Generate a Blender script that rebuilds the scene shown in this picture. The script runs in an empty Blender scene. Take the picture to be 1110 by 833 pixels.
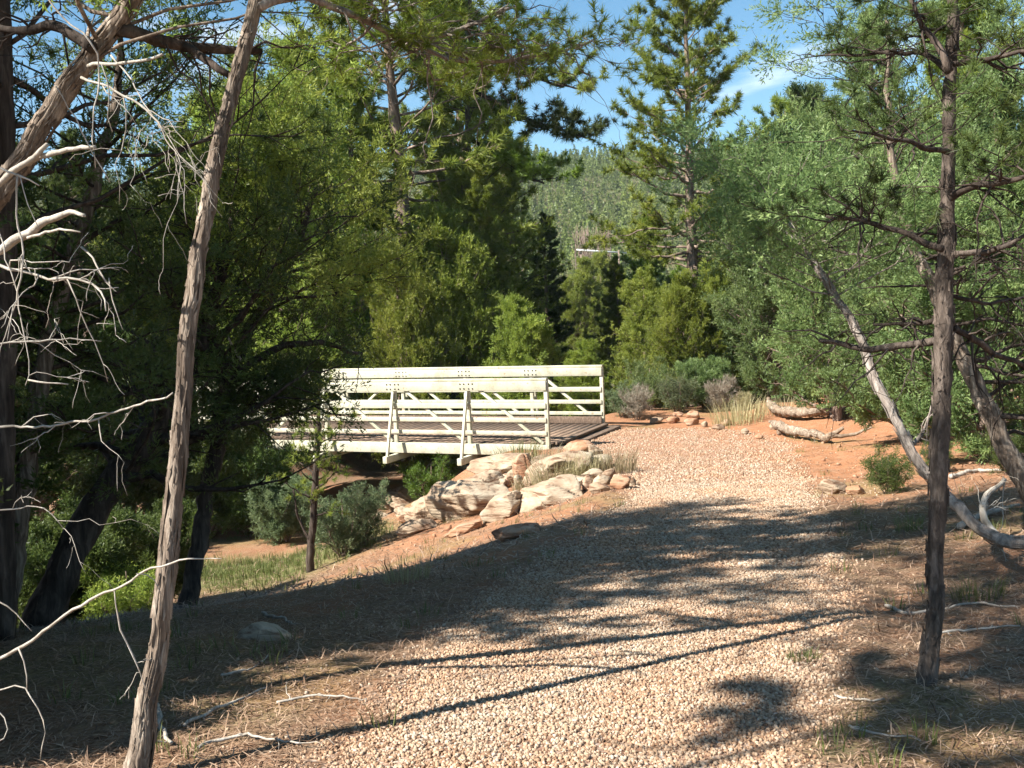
import bpy, math, random
import numpy as np
from mathutils import Vector, Matrix
random.seed(7)
RNG = np.random.default_rng(11)
PI = math.pi
scene = bpy.context.scene
COL = scene.collection

# ------------------------------------------------------------------ camera
F = 1150.0
PITCH, ROLL, EYE = 4.7, -2.5, 1.6
CAMROT = (Matrix.Rotation(math.radians(90 - PITCH), 3, 'X') @ Matrix.Rotation(math.radians(ROLL), 3, 'Z'))
cam_data = bpy.data.cameras.new('camera')
cam = bpy.data.objects.new('camera', cam_data)
COL.objects.link(cam)
cam.matrix_world = Matrix.Translation((0, 0, EYE)) @ CAMROT.to_4x4()
cam_data.sensor_width = 36
cam_data.lens = 36 * F / 1110
cam_data.clip_start = 0.05
cam_data.clip_end = 3000
scene.camera = cam

def at(px, py, D):
    d = CAMROT @ Vector(((px - 555) / F, -(py - 416.5) / F, -1))
    return Vector((0, 0, EYE)) + d * (D / d.y)

# ------------------------------------------------------------------ numpy helpers
def smooth(a, b, x):
    t = np.clip((np.asarray(x, float) - a) / (b - a), 0, 1)
    return t * t * (3 - 2 * t)

def vnoise(x, y, seed=0):
    x = np.asarray(x, float); y = np.asarray(y, float)
    xi = np.floor(x).astype(np.int64); yi = np.floor(y).astype(np.int64)
    xf = x - xi; yf = y - yi
    u = xf * xf * (3 - 2 * xf); v = yf * yf * (3 - 2 * yf)
    def h(a, b):
        n = (a * 374761393 + b * 668265263 + seed * 974711) & 0x7fffffff
        n = ((n ^ (n >> 13)) * 1274126177) & 0x7fffffff
        n = n ^ (n >> 16)
        return (n & 0xffff) / 65535.0
    return ((h(xi, yi) * (1 - u) + h(xi + 1, yi) * u) * (1 - v)
            + (h(xi, yi + 1) * (1 - u) + h(xi + 1, yi + 1) * u) * v) * 2 - 1

def fbm(x, y, s, seed=0, o=3):
    r = 0; a = 1.0
    for k in range(o):
        r = r + a * vnoise(np.asarray(x) / s * 2 ** k + 17.3 * k, np.asarray(y) / s * 2 ** k + 5.1 * k, seed + k)
        a *= 0.5
    return r / 1.75

# bridge frame: s runs along the deck from its near end, t towards the camera
BO = np.array([0.62, 19.4]); BU = np.array([-0.915, 0.404]); BU /= np.linalg.norm(BU)
BV = np.array([-BU[1], BU[0]])          # towards camera side
if BV[1] > 0: BV = -BV
DECKZ = -1.25

PATH_Y = [-6, 3.0, 3.6, 5.2, 7.0, 9.5, 12, 14, 17, 19.5, 22]
PATH_X = [-1.6, -.0, .12, .45, .95, 1.62, 2.25, 2.72, 3.0, 2.9, 2.5]
PATH_W = [.85, .8, .88, 1.08, 1.15, 1.12, 1.08, 1.15, 1.55, 2.1, 1.6]
def path_c(y): return np.interp(y, PATH_Y, PATH_X)
def path_w(y): return np.interp(y, PATH_Y, PATH_W)

def path_mask(x, y):
    n = fbm(x, y, .55, 5) * .22
    d = np.abs(x - path_c(y)) - path_w(y) + n
    m = 1 - smooth(-.15, .2, d)
    m = m * (1 - smooth(21.6, 22.6, y + .25 * (x - 2)))
    # branch that turns on to the bridge
    bx = (x - 1.26) * .4 + (y - 20.9) * .915
    m2 = (1 - smooth(1.0, 1.6, np.abs(bx))) * smooth(-.2, .1, x - .5 + n) * (1 - smooth(2.5, 3.5, x))
    m2 = m2 * (1 - smooth(22.5, 23.1, y))
    return np.maximum(m, m2)

def G(x, y):
    """height of the ground"""
    x = np.asarray(x, float); y = np.asarray(y, float)
    base = -1.25 * smooth(0.5, 20, y) ** .9
    base = base - 2.6 * smooth(24, 45, y) - 3.0 * smooth(45, 110, y)
    # low bank left of the path
    edge = path_c(y) - path_w(y)
    side = smooth(5, 12, y) * np.clip(.26 * (edge - .3 - x), 0, 1.25) * (1 - smooth(18.2, 19.6, y + .44 * x))
    dx = x - BO[0]; dy = y - BO[1]
    s = dx * BU[0] + dy * BU[1]; t = dx * BV[0] + dy * BV[1]
    rav = 1.5 * smooth(.5, 3.4, s) * (1 - smooth(7.6, 10.4, s)) * (1 - .55 * smooth(3, 12, t)) * (1 - .1 * smooth(0, -20, t)) * (1 - smooth(9, 15, t))
    z = base - np.maximum(side, rav) 
    # right of the path a gentle rise
    z = z + .10 * np.clip(x - (path_c(y) + path_w(y) + .6), 0, 6) * smooth(3, 7, y) * (1 - smooth(22, 30, y))
    off = 1 - path_mask(x, y) * .9
    rough = (fbm(x, y, 1.7, 1) * .07 + fbm(x, y, .35, 2) * .022) * off
    z = z + rough * (1 - smooth(60, 90, y))
    # far slope and ridge
    hill = 51 * smooth(95, 400, y) * (1 + .10 * fbm(x, y * .3, 140, 9)) + 5 * fbm(x, y, 70, 8) * smooth(100, 180, y)
    hill = hill + .02 * np.maximum(-x, 0) * smooth(150, 400, y)
    return z + hill

def g(x, y): return float(G(np.array([x]), np.array([y]))[0])

def ground_hit(px, py, lo=2.5, hi=40):
    for i in range(60):
        mid = (lo + hi) / 2
        p = at(px, py, mid)
        if p.z > g(p.x, p.y): lo = mid
        else: hi = mid
    return at(px, py, lo)

# ------------------------------------------------------------------ mesh building
def mesh_np(name, verts, faces, mat, parent=None, attrs=None, smooth_sh=False, link=True):
    """faces: (N,3) or (N,4) int array, or a list of such arrays"""
    me = bpy.data.meshes.new(name)
    verts = np.asarray(verts, np.float32)
    if not isinstance(faces, list): faces = [faces]
    faces = [np.asarray(f, np.int32) for f in faces if len(f)]
    nl = sum(f.size for f in faces); nf = sum(len(f) for f in faces)
    me.vertices.add(len(verts)); me.vertices.foreach_set('co', verts.ravel())
    me.loops.add(nl); me.polygons.add(nf)
    me.loops.foreach_set('vertex_index', np.concatenate([f.ravel() for f in faces]))
    tot = np.concatenate([np.full(len(f), f.shape[1], np.int32) for f in faces])
    st = np.concatenate([[0], np.cumsum(tot)[:-1]]).astype(np.int32)
    me.polygons.foreach_set('loop_start', st)
    me.polygons.foreach_set('loop_total', tot)
    me.update(calc_edges=True)
    if smooth_sh: me.polygons.foreach_set('use_smooth', np.ones(nf, bool))
    if attrs:
        for k, v in attrs.items():
            a = me.attributes.new(k, 'FLOAT', 'POINT'); a.data.foreach_set('value', np.asarray(v, np.float32))
    me.materials.append(mat)
    o = bpy.data.objects.new(name, me)
    if link: COL.objects.link(o)
    if parent is not None: o.parent = parent
    return o

def tag(o, label=None, cat=None, group=None, kind=None):
    if label: o['label'] = label
    if cat: o['category'] = cat
    if group: o['group'] = group
    if kind: o['kind'] = kind
    return o

def empty(name, loc, label=None, cat=None, group=None, rz=0):
    o = bpy.data.objects.new(name, None); COL.objects.link(o)
    o.location = loc; o.rotation_euler = (0, 0, rz); o.empty_display_size = .2
    return tag(o, label, cat, group)

def norm(a): return a / np.maximum(np.linalg.norm(a, axis=-1, keepdims=True), 1e-9)

class Soup:
    def __init__(s): s.v = []; s.f3 = []; s.f4 = []; s.n = 0; s.a = []
    def add(s, v, f3=None, f4=None, a=None):
        v = np.asarray(v, float).reshape(-1, 3)
        if f3 is not None and len(f3): s.f3.append(np.asarray(f3) + s.n)
        if f4 is not None and len(f4): s.f4.append(np.asarray(f4) + s.n)
        s.v.append(v); s.n += len(v)
        s.a.append(np.zeros(len(v)) if a is None else np.broadcast_to(a, (len(v),)))
    def build(s, name, mat, parent=None, smooth_sh=False, off=None):
        v = np.concatenate(s.v)
        if off is not None: v = v - np.asarray(off)
        fs = []
        if s.f3: fs.append(np.concatenate(s.f3))
        if s.f4: fs.append(np.concatenate(s.f4))
        return mesh_np(name, v, fs, mat, parent, {'tint': np.concatenate(s.a)}, smooth_sh)

def tubes(sp, P, R, sides=6, wob=0.0, rng=RNG):
    """P (N,K,3), R (N,K)"""
    P = np.asarray(P, float); R = np.asarray(R, float)
    if P.ndim == 2: P = P[None]; R = R[None]
    N, K, _ = P.shape
    if N == 0: return
    T = np.empty_like(P)
    T[:, 1:-1] = P[:, 2:] - P[:, :-2]; T[:, 0] = P[:, 1] - P[:, 0]; T[:, -1] = P[:, -1] - P[:, -2]
    T = norm(T)
    ref = np.where(np.abs(T[:, :1, 2:3]) > .8, np.array([[[0, 1., 0]]]), np.array([[[0, 0, 1.]]]))
    ref = np.broadcast_to(ref, T.shape)
    U = norm(np.cross(T, ref)); W = np.cross(T, U)
    ang = np.arange(sides) * 2 * PI / sides
    Rr = R[:, :, None] * (1 + wob * rng.normal(size=(N, K, sides)))
    V = P[:, :, None, :] + Rr[..., None] * (np.cos(ang)[None, None, :, None] * U[:, :, None] + np.sin(ang)[None, None, :, None] * W[:, :, None])
    V = V.reshape(-1, 3)
    n = np.arange(N)[:, None, None] * K * sides; k = np.arange(K - 1)[None, :, None] * sides; j = np.arange(sides)[None, None, :]
    j2 = (j + 1) % sides
    f = np.stack([n + k + j, n + k + j2, n + k + sides + j2, n + k + sides + j], -1).reshape(-1, 4)
    f3 = None
    # end caps
    capv = P[:, -1]
    base = N * K * sides
    V = np.concatenate([V, capv, P[:, 0]])
    jj = np.arange(sides); a = (np.arange(N)[:, None] * K * sides)
    c1 = np.stack([a + (K - 1) * sides + jj, a + (K - 1) * sides + (jj + 1) % sides, np.broadcast_to(base + np.arange(N)[:, None], (N, sides))], -1).reshape(-1, 3)
    c0 = np.stack([a + (jj + 1) % sides, a + jj + 0 * a, np.broadcast_to(base + N + np.arange(N)[:, None], (N, sides))], -1).reshape(-1, 3)
    sp.add(V, f3=np.concatenate([c1, c0]), f4=f, a=rng.random())

def resample(pts, rad, step, wig=0.0, rng=RNG):
    pts = np.asarray(pts, float); rad = np.asarray(rad, float)
    d = np.concatenate([[0], np.cumsum(np.linalg.norm(np.diff(pts, axis=0), axis=1))])
    n = max(3, int(d[-1] / step) + 1)
    s = np.linspace(0, d[-1], n)
    # catmull-like smoothing by cubic interpolation through numpy: interpolate then blur
    q = np.stack([np.interp(s, d, pts[:, i]) for i in range(3)], 1)
    for _ in range(2):
        qq = q.copy(); qq[1:-1] = (q[:-2] + 2 * q[1:-1] + q[2:]) / 4; q = qq
    if wig: 
        w = rng.normal(size=(n, 3)) * wig; w[0] = 0
        w[1:-1] = (w[:-2] + w[1:-1] + w[2:]) / 2
        q = q + w
    return q, np.interp(s, d, rad)

# ------------------------------------------------------------------ foliage templates (axis +x, unit scale in metres)
def tmpl_pine(n, L, w, rng, spread=(15, 100)):
    out = []
    for i in range(n):
        a = math.radians(rng.uniform(*spread)); b = rng.uniform(0, 2 * PI)
        d = np.array([math.cos(a), math.sin(a) * math.cos(b), math.sin(a) * math.sin(b)])
        o = np.array([rng.uniform(-.45, .1) * L, 0, 0])
        side = np.cross(d, rng.normal(size=3)); side /= np.linalg.norm(side)
        l = L * rng.uniform(.65, 1.1)
        out.append([o - side * w / 2, o + side * w / 2, o + d * l])
    return np.array(out)

def tmpl_juniper(n, L, w, rng, size=.22):
    out = []
    tw = []
    for k in range(6):
        a = math.radians(rng.uniform(5, 65)); b = rng.uniform(0, 2 * PI)
        tw.append(np.array([math.cos(a), math.sin(a) * math.cos(b), math.sin(a) * math.sin(b)]))
    for i in range(n):
        d0 = tw[i % 6]; s = rng.uniform(0, 1)
        o = d0 * size * s
        d = d0 + rng.normal(size=3) * .55; d /= np.linalg.norm(d)
        side = np.cross(d, rng.normal(size=3)); side /= np.linalg.norm(side)
        l = L * rng.uniform(.7, 1.2)
        out.append([o - side * w / 2, o + side * w / 2 + d * l * .25, o + d * l])
    return np.array(out)

def frames(D, rng):
    D = norm(D); r = norm(rng.normal(size=D.shape))
    U = norm(np.cross(D, r)); W = np.cross(D, U)
    return np.stack([D, U, W], -1)      # columns

def scatter_tufts(sp, Pts, Dirs, tm, rng, smin=.75, smax=1.25, tint=None):
    M = len(Pts)
    if M == 0: return
    R = frames(Dirs, rng); sc = rng.uniform(smin, smax, M)
    T = tm.reshape(-1, 3)
    V = np.einsum('mij,tj->mti', R, T) * sc[:, None, None] + Pts[:, None, :]
    n = V.shape[0] * V.shape[1]
    a = np.repeat(rng.random(M) if tint is None else tint, T.shape[0])
    f = np.arange(n).reshape(-1, 3)
    sp.v.append(V.reshape(-1, 3)); sp.f3.append(f + sp.n); sp.n += n; sp.a.append(a)

def grow(rng, wood, leaf, tp, tr, nl, t0, t1, llen, elev, curv, tm, sec=8, tuft=4, secl=.38, lr=.35, zs=.35, sides=5, keep=1.0, az0=None, azs=None, bare=.25, twig_r=.25, gap=.0):
    """limbs from a trunk polyline tp (K,3)"""
    K = len(tp)
    t = t0 + (t1 - t0) * (np.arange(nl) + rng.random(nl)) / nl
    if gap:                                   # whorls with gaps between
        t = t + gap * np.sin(t * 40) 
    idx = np.clip(t, 0, .999) * (K - 1); i0 = idx.astype(int); fr = (idx - i0)[:, None]
    st = tp[i0] * (1 - fr) + tp[i0 + 1] * fr
    r0 = (tr[i0] * (1 - fr[:, 0]) + tr[i0 + 1] * fr[:, 0])
    az = np.arange(nl) * 2.39996 + rng.normal(size=nl) * .5
    if az0 is not None: az = az0 + rng.normal(size=nl) * azs
    L = np.array([llen((x - t0) / max(1e-6, 1 - t0)) for x in t]) * rng.uniform(.6, 1.15, nl)
    el = np.radians(np.array([elev((x - t0) / max(1e-6, 1 - t0)) for x in t]) + rng.normal(size=nl) * 9)
    KL = 8
    s = np.linspace(0, 1, KL)
    h = np.stack([np.cos(az), np.sin(az), np.zeros(nl)], 1)
    P = st[:, None] + (L[:, None] * s)[..., None] * (np.cos(el)[:, None, None] * h[:, None]) 
    P[..., 2] += L[:, None] * s * np.sin(el)[:, None] + curv * L[:, None] * s ** 2
    wig = rng.normal(size=(nl, KL, 3)) * L[:, None, None] * .035; wig[:, 0] = 0
    P = P + np.cumsum(wig, 1) * .8
    Rl = (np.minimum(r0 * lr * rng.uniform(.7, 1.2, nl), .02 + L * .02))[:, None] * (1 - .85 * s)[None]
    tubes(wood, P, Rl, sides, rng=rng)
    # secondaries
    ss = rng.uniform(bare, 1, (nl, sec)); ss[:, 0] = 1
    ii = np.clip(ss * (KL - 1), 0, KL - 1.001); a0 = ii.astype(int); ff = (ii - a0)[..., None]
    n_ = np.arange(nl)[:, None]
    S = P[n_, a0] * (1 - ff) + P[n_, a0 + 1] * ff
    D = norm(P[n_, a0 + 1] - P[n_, a0])
    side = norm(np.cross(D, np.array([0, 0, 1.])))
    sg = np.where(rng.random((nl, sec)) < .5, -1, 1)[..., None]
    mixs = rng.uniform(.3, 1.3, (nl, sec))[..., None] * (ss[..., None] < .99)
    D2 = norm(D + side * sg * mixs + rng.normal(size=D.shape) * np.array([.2, .2, zs]))
    L2 = L[:, None] * secl * rng.uniform(.5, 1.2, (nl, sec)) * (1.15 - .6 * ss) + .08
    K2 = 4; s2 = np.linspace(0, 1, K2)
    Q = S[:, :, None] + D2[:, :, None] * (L2[..., None] * s2)[..., None] + np.array([0, 0, .12]) * (L2[..., None] * s2 ** 2)[..., None]
    Q = Q + rng.normal(size=Q.shape) * (L2[..., None, None] * .04) * (s2 > 0)[:, None]
    Q = Q.reshape(-1, K2, 3)
    R2 = np.repeat(Rl[:, 2] * twig_r + .002, sec)[:, None] * (1 - .8 * s2)
    tubes(wood, Q, R2, 3, rng=rng)
    # tufts
    M = Q.shape[0]
    s3 = rng.uniform(.15, 1.0, (M, tuft)); s3[:, 0] = 1
    i3 = np.clip(s3 * (K2 - 1), 0, K2 - 1.001); b0 = i3.astype(int); f3 = (i3 - b0)[..., None]
    m_ = np.arange(M)[:, None]
    TP = Q[m_, b0] * (1 - f3) + Q[m_, b0 + 1] * f3
    TD = norm(Q[m_, b0 + 1] - Q[m_, b0]) + rng.normal(size=TP.shape) * .55 * (s3 < .99)[..., None] + np.array([0, 0, .35])
    TP = TP.reshape(-1, 3); TD = TD.reshape(-1, 3)
    if keep < 1:
        k = rng.random(len(TP)) < keep; TP = TP[k]; TD = TD[k]
    tint = np.clip(rng.random(len(TP)) * .6 + np.repeat(np.repeat(rng.random(nl), sec), tuft)[:len(TP)] * .4, 0, 1) if keep >= 1 else None
    scatter_tufts(leaf, TP, TD, tm, rng, tint=tint)
    return P

# ------------------------------------------------------------------ materials
def new_mat(name):
    m = bpy.data.materials.new(name); m.use_nodes = True
    nt = m.node_tree
    b = nt.nodes['Principled BSDF']
    return m, nt, b, nt.nodes['Material Output']
def N(nt, t, **kw):
    n = nt.nodes.new(t)
    for k, v in kw.items():
        if k.startswith('i_'): n.inputs[k[2:].replace('_', ' ')].default_value = v
        else: setattr(n, k, v)
    return n
def ramp(nt, fac, stops):
    r = nt.nodes.new('ShaderNodeValToRGB')
    el = r.color_ramp.elements
    while len(el) < len(stops): el.new(.5)
    for e, (p, c) in zip(el, stops):
        e.position = p; e.color = (*c, 1)
    nt.links.new(fac, r.inputs[0]); return r.outputs[0]
def mix(nt, fac, a, b, mode='MIX'):
    m = nt.nodes.new('ShaderNodeMix'); m.data_type = 'RGBA'; m.blend_type = mode
    for sock, v in ((m.inputs[0], fac), (m.inputs[6], a), (m.inputs[7], b)):
        if hasattr(v, 'is_linked'): nt.links.new(v, sock)
        elif isinstance(v, tuple): sock.default_value = (*v, 1)
        else: sock.default_value = v
    return m.outputs[2]

def leaf_mat(name, c0, c1, c2, trans=.46):
    m, nt, b, out = new_mat(name)
    at_ = N(nt, 'ShaderNodeAttribute', attribute_name='tint')
    oi = N(nt, 'ShaderNodeObjectInfo')
    c = ramp(nt, at_.outputs['Fac'], [(0, c0), (.55, c1), (1, c2)])
    hs = N(nt, 'ShaderNodeHueSaturation')
    ma = N(nt, 'ShaderNodeMapRange'); ma.inputs[3].default_value = .485; ma.inputs[4].default_value = .515
    mb = N(nt, 'ShaderNodeMapRange'); mb.inputs[3].default_value = .8; mb.inputs[4].default_value = 1.2
    nt.links.new(oi.outputs['Random'], ma.inputs[0]); nt.links.new(oi.outputs['Random'], mb.inputs[0])
    nt.links.new(ma.outputs[0], hs.inputs['Hue']); nt.links.new(mb.outputs[0], hs.inputs['Value'])
    nt.links.new(c, hs.inputs['Color'])
    nt.links.new(hs.outputs[0], b.inputs['Base Color'])
    b.inputs['Roughness'].default_value = .5
    b.inputs['Specular IOR Level'].default_value = .35
    tr = N(nt, 'ShaderNodeBsdfTranslucent'); nt.links.new(hs.outputs[0], tr.inputs[0])
    mx = N(nt, 'ShaderNodeMixShader'); mx.inputs[0].default_value = trans
    nt.links.new(b.outputs[0], mx.inputs[1]); nt.links.new(tr.outputs[0], mx.inputs[2])
    nt.links.new(mx.outputs[0], out.inputs[0])
    return m

def bark_mat(name, dark, mid, light, scale=22, stretch=.12, bump=.6, patch=None):
    m, nt, b, out = new_mat(name)
    tc = N(nt, 'ShaderNodeTexCoord')
    mp = N(nt, 'ShaderNodeMapping'); mp.inputs['Scale'].default_value = (1, 1, stretch)
    nt.links.new(tc.outputs['Object'], mp.inputs[0])
    n1 = N(nt, 'ShaderNodeTexNoise', i_Scale=scale, i_Detail=6.0, i_Roughness=.65, i_Distortion=.5)
    nt.links.new(mp.outputs[0], n1.inputs[0])
    n2 = N(nt, 'ShaderNodeTexNoise', i_Scale=3.0, i_Detail=4.0)
    nt.links.new(tc.outputs['Object'], n2.inputs[0])
    c = ramp(nt, n1.outputs[0], [(.3, dark), (.5, mid), (.68, light)])
    c2 = mix(nt, ramp(nt, n2.outputs[0], [(.45, (0, 0, 0)), (.62, (1, 1, 1))]), c, patch or dark)
    nt.links.new(mix(nt, .45, c, c2), b.inputs['Base Color'])
    b.inputs['Roughness'].default_value = .9
    b.inputs['Specular IOR Level'].default_value = .15
    bp = N(nt, 'ShaderNodeBump', i_Strength=bump, i_Distance=.02)
    nt.links.new(n1.outputs[0], bp.inputs['Height']); nt.links.new(bp.outputs[0], b.inputs['Normal'])
    return m

M = {}
M['leaf_pine'] = leaf_mat('pine_needles', (0.105, 0.159, 0.025), (0.211, 0.283, 0.041), (0.351, 0.398, 0.076))
M['leaf_dark'] = leaf_mat('dark_and_shaded_needles', (0.0405, 0.0636, 0.0162), (0.0867, 0.1213, 0.0277), (0.1386, 0.1733, 0.0462))  # own dark green of firs, and shade painted into left-hand trees and bushes
M['leaf_juniper'] = leaf_mat('juniper_scales', (0.134, 0.189, 0.031), (0.250, 0.306, 0.050), (0.384, 0.422, 0.084))
M['leaf_blue'] = leaf_mat('blue_green_scales', (0.090, 0.150, 0.046), (0.181, 0.258, 0.089), (0.301, 0.383, 0.135))
M['leaf_teal'] = leaf_mat('grey_green_leaves', (0.085, 0.119, 0.056), (0.153, 0.1955, 0.091), (0.2295, 0.2635, 0.133))
M['leaf_bright'] = leaf_mat('fresh_leaves', (.07, .14, .02), (.12, .22, .03), (.18, .28, .05))
M['leaf_grass'] = leaf_mat('dry_grass_blades', (0.198, 0.171, 0.081), (0.297, 0.252, 0.135), (0.414, 0.36, 0.216), .2)
M['leaf_grey'] = leaf_mat('bare_grey_twigs', (.20, .17, .12), (.28, .24, .18), (.36, .32, .25), .1)
M['grass_green'] = leaf_mat('grass_blades', (0.075, 0.0975, 0.0225), (0.12, 0.1425, 0.0375), (0.1875, 0.195, 0.075), .25)
M['litter'] = leaf_mat('fallen_needles', (0.105, 0.059, 0.031), (0.282, 0.190, 0.109), (0.522, 0.388, 0.249), .05)
M['bark_near'] = bark_mat('shaggy_bark', (.045, .032, .024), (.19, .145, .11), (.42, .35, .28), 26, .10, 1.0)
M['bark_dark'] = bark_mat('dark_bark', (.02, .015, .012), (.06, .045, .036), (.13, .10, .08), 22, .14, .9)
M['bark_pine'] = bark_mat('pine_bark', (0.039, 0.030, 0.024), (0.092, 0.071, 0.057), (0.194, 0.155, 0.128), 30, .3, .9)
M['bark_far'] = bark_mat('distant_bark', (0.095, 0.068, 0.051), (0.203, 0.149, 0.115), (0.351, 0.270, 0.216), 10, .2, .5)
M['bark_pale'] = bark_mat('pale_bark', (0.085, 0.068, 0.055), (0.230, 0.191, 0.162), (0.383, 0.340, 0.297), 24, .12, .8)
M['dead'] = bark_mat('bleached_deadwood', (0.216, 0.187, 0.151), (0.374, 0.338, 0.288), (0.475, 0.446, 0.396), 26, .2, .5, (0.288, 0.238, 0.187))
M['log'] = bark_mat('weathered_log_wood', (0.092, 0.068, 0.049), (0.243, 0.189, 0.140), (0.437, 0.365, 0.285), 20, .6, .9, (0.182, 0.116, 0.073))

def paint_mat():
    m, nt, b, out = new_mat('weathered_cream_paint')
    tc = N(nt, 'ShaderNodeTexCoord')
    n = N(nt, 'ShaderNodeTexNoise', i_Scale=3.5, i_Detail=8.0, i_Roughness=.7); nt.links.new(tc.outputs['Object'], n.inputs[0])
    c = ramp(nt, n.outputs[0], [(.30, (0.326, 0.304, 0.208)), (.5, (0.488, 0.470, 0.356)), (.7, (0.547, 0.527, 0.417))])
    n2 = N(nt, 'ShaderNodeTexNoise', i_Scale=14.0, i_Detail=6.0); nt.links.new(tc.outputs['Object'], n2.inputs[0])
    r = ramp(nt, n2.outputs[0], [(.60, (0, 0, 0)), (.70, (.8, .8, .8))])
    nt.links.new(mix(nt, r, c, (.30, .20, .11)), b.inputs['Base Color'])
    b.inputs['Roughness'].default_value = .55
    return m
M['paint'] = paint_mat()

def wood_mat():
    m, nt, b, out = new_mat('weathered_deck_wood')
    tc = N(nt, 'ShaderNodeTexCoord'); gm = N(nt, 'ShaderNodeNewGeometry')
    mp = N(nt, 'ShaderNodeMapping'); mp.inputs['Scale'].default_value = (14, 1.2, 6)
    nt.links.new(tc.outputs['Object'], mp.inputs[0])
    n = N(nt, 'ShaderNodeTexNoise', i_Scale=4.0, i_Detail=6.0); nt.links.new(mp.outputs[0], n.inputs[0])
    c = ramp(nt, n.outputs[0], [(.3, (.10, .065, .045)), (.6, (.24, .165, .115)), (.8, (.34, .26, .19))])
    c2 = ramp(nt, gm.outputs['Random Per Island'], [(0, (.65, .65, .65)), (1, (1.15, 1.1, 1.05))])
    nt.links.new(mix(nt, 1.0, c, c2, 'MULTIPLY'), b.inputs['Base Color'])
    b.inputs['Roughness'].default_value = .85
    return m
M['wood'] = wood_mat()

def simple(name, col, rough=.7, metal=0):
    m, nt, b, out = new_mat(name)
    tc = N(nt, 'ShaderNodeTexCoord')
    n = N(nt, 'ShaderNodeTexNoise', i_Scale=9.0, i_Detail=5.0); nt.links.new(tc.outputs['Object'], n.inputs[0])
    lo = tuple(v * .7 for v in col); hi = tuple(min(1, v * 1.2) for v in col)
    nt.links.new(ramp(nt, n.outputs[0], [(.3, lo), (.7, hi)]), b.inputs['Base Color'])
    b.inputs['Roughness'].default_value = rough; b.inputs['Metallic'].default_value = metal
    return m
M['iron'] = simple('dark_steel', (.06, .05, .045), .5, .6)
M['rail_far'] = simple('galvanised_rail', (.62, .63, .62), .5)

def rock_mat(name, c0, c1, c2, scale=2.2):
    m, nt, b, out = new_mat(name)
    tc = N(nt, 'ShaderNodeTexCoord'); geo = N(nt, 'ShaderNodeNewGeometry')
    n = N(nt, 'ShaderNodeTexNoise', i_Scale=scale, i_Detail=9.0, i_Roughness=.65, i_Distortion=.4); nt.links.new(geo.outputs['Position'], n.inputs[0])
    mp = N(nt, 'ShaderNodeMapping'); mp.inputs['Scale'].default_value = (1.2, 1.2, 7); mp.inputs['Rotation'].default_value = (.25, .3, 0)
    nt.links.new(geo.outputs['Position'], mp.inputs[0])
    n2 = N(nt, 'ShaderNodeTexNoise', i_Scale=3.0, i_Detail=7.0, i_Roughness=.6); nt.links.new(mp.outputs[0], n2.inputs[0])
    c = ramp(nt, n.outputs[0], [(.32, c0), (.48, c1), (.66, c2)])
    c = mix(nt, ramp(nt, n2.outputs[0], [(.36, (1, 1, 1)), (.46, (0, 0, 0))]), c, tuple(v * .8 for v in c0))
    nt.links.new(c, b.inputs['Base Color']); b.inputs['Roughness'].default_value = .92
    b.inputs['Specular IOR Level'].default_value = .2
    bp = N(nt, 'ShaderNodeBump', i_Strength=.8, i_Distance=.05)
    ad = N(nt, 'ShaderNodeMath', operation='ADD'); nt.links.new(n.outputs[0], ad.inputs[0]); nt.links.new(n2.outputs[0], ad.inputs[1])
    nt.links.new(ad.outputs[0], bp.inputs['Height']); nt.links.new(bp.outputs[0], b.inputs['Normal'])
    return m
M['rock'] = rock_mat('pale_sandstone', (0.196, 0.113, 0.069), (0.326, 0.245, 0.169), (0.405, 0.344, 0.256))
M['rock_red'] = rock_mat('red_sandstone', (0.208, 0.086, 0.047), (0.336, 0.182, 0.104), (0.416, 0.307, 0.218))

def gravel_mat():
    m, nt, b, out = new_mat('crushed_pink_gravel')
    geo = N(nt, 'ShaderNodeNewGeometry')
    at_ = N(nt, 'ShaderNodeAttribute', attribute_name='tint')
    c = ramp(nt, at_.outputs['Fac'], [(0, (0.185, 0.116, 0.072)), (.3, (0.299, 0.212, 0.143)), (.6, (0.360, 0.274, 0.194)), (.85, (0.412, 0.333, 0.247)), (1, (0.474, 0.409, 0.335))])
    n = N(nt, 'ShaderNodeTexNoise', i_Scale=1.6, i_Detail=3.0); nt.links.new(geo.outputs['Position'], n.inputs[0])
    t = ramp(nt, n.outputs[0], [(.35, (1.05, .9, .80)), (.65, (1, 1, 1))])
    nt.links.new(mix(nt, 1.0, c, t, 'MULTIPLY'), b.inputs['Base Color']); b.inputs['Roughness'].default_value = .9
    b.inputs['Specular IOR Level'].default_value = .2
    return m
M['gravel'] = gravel_mat()

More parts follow.
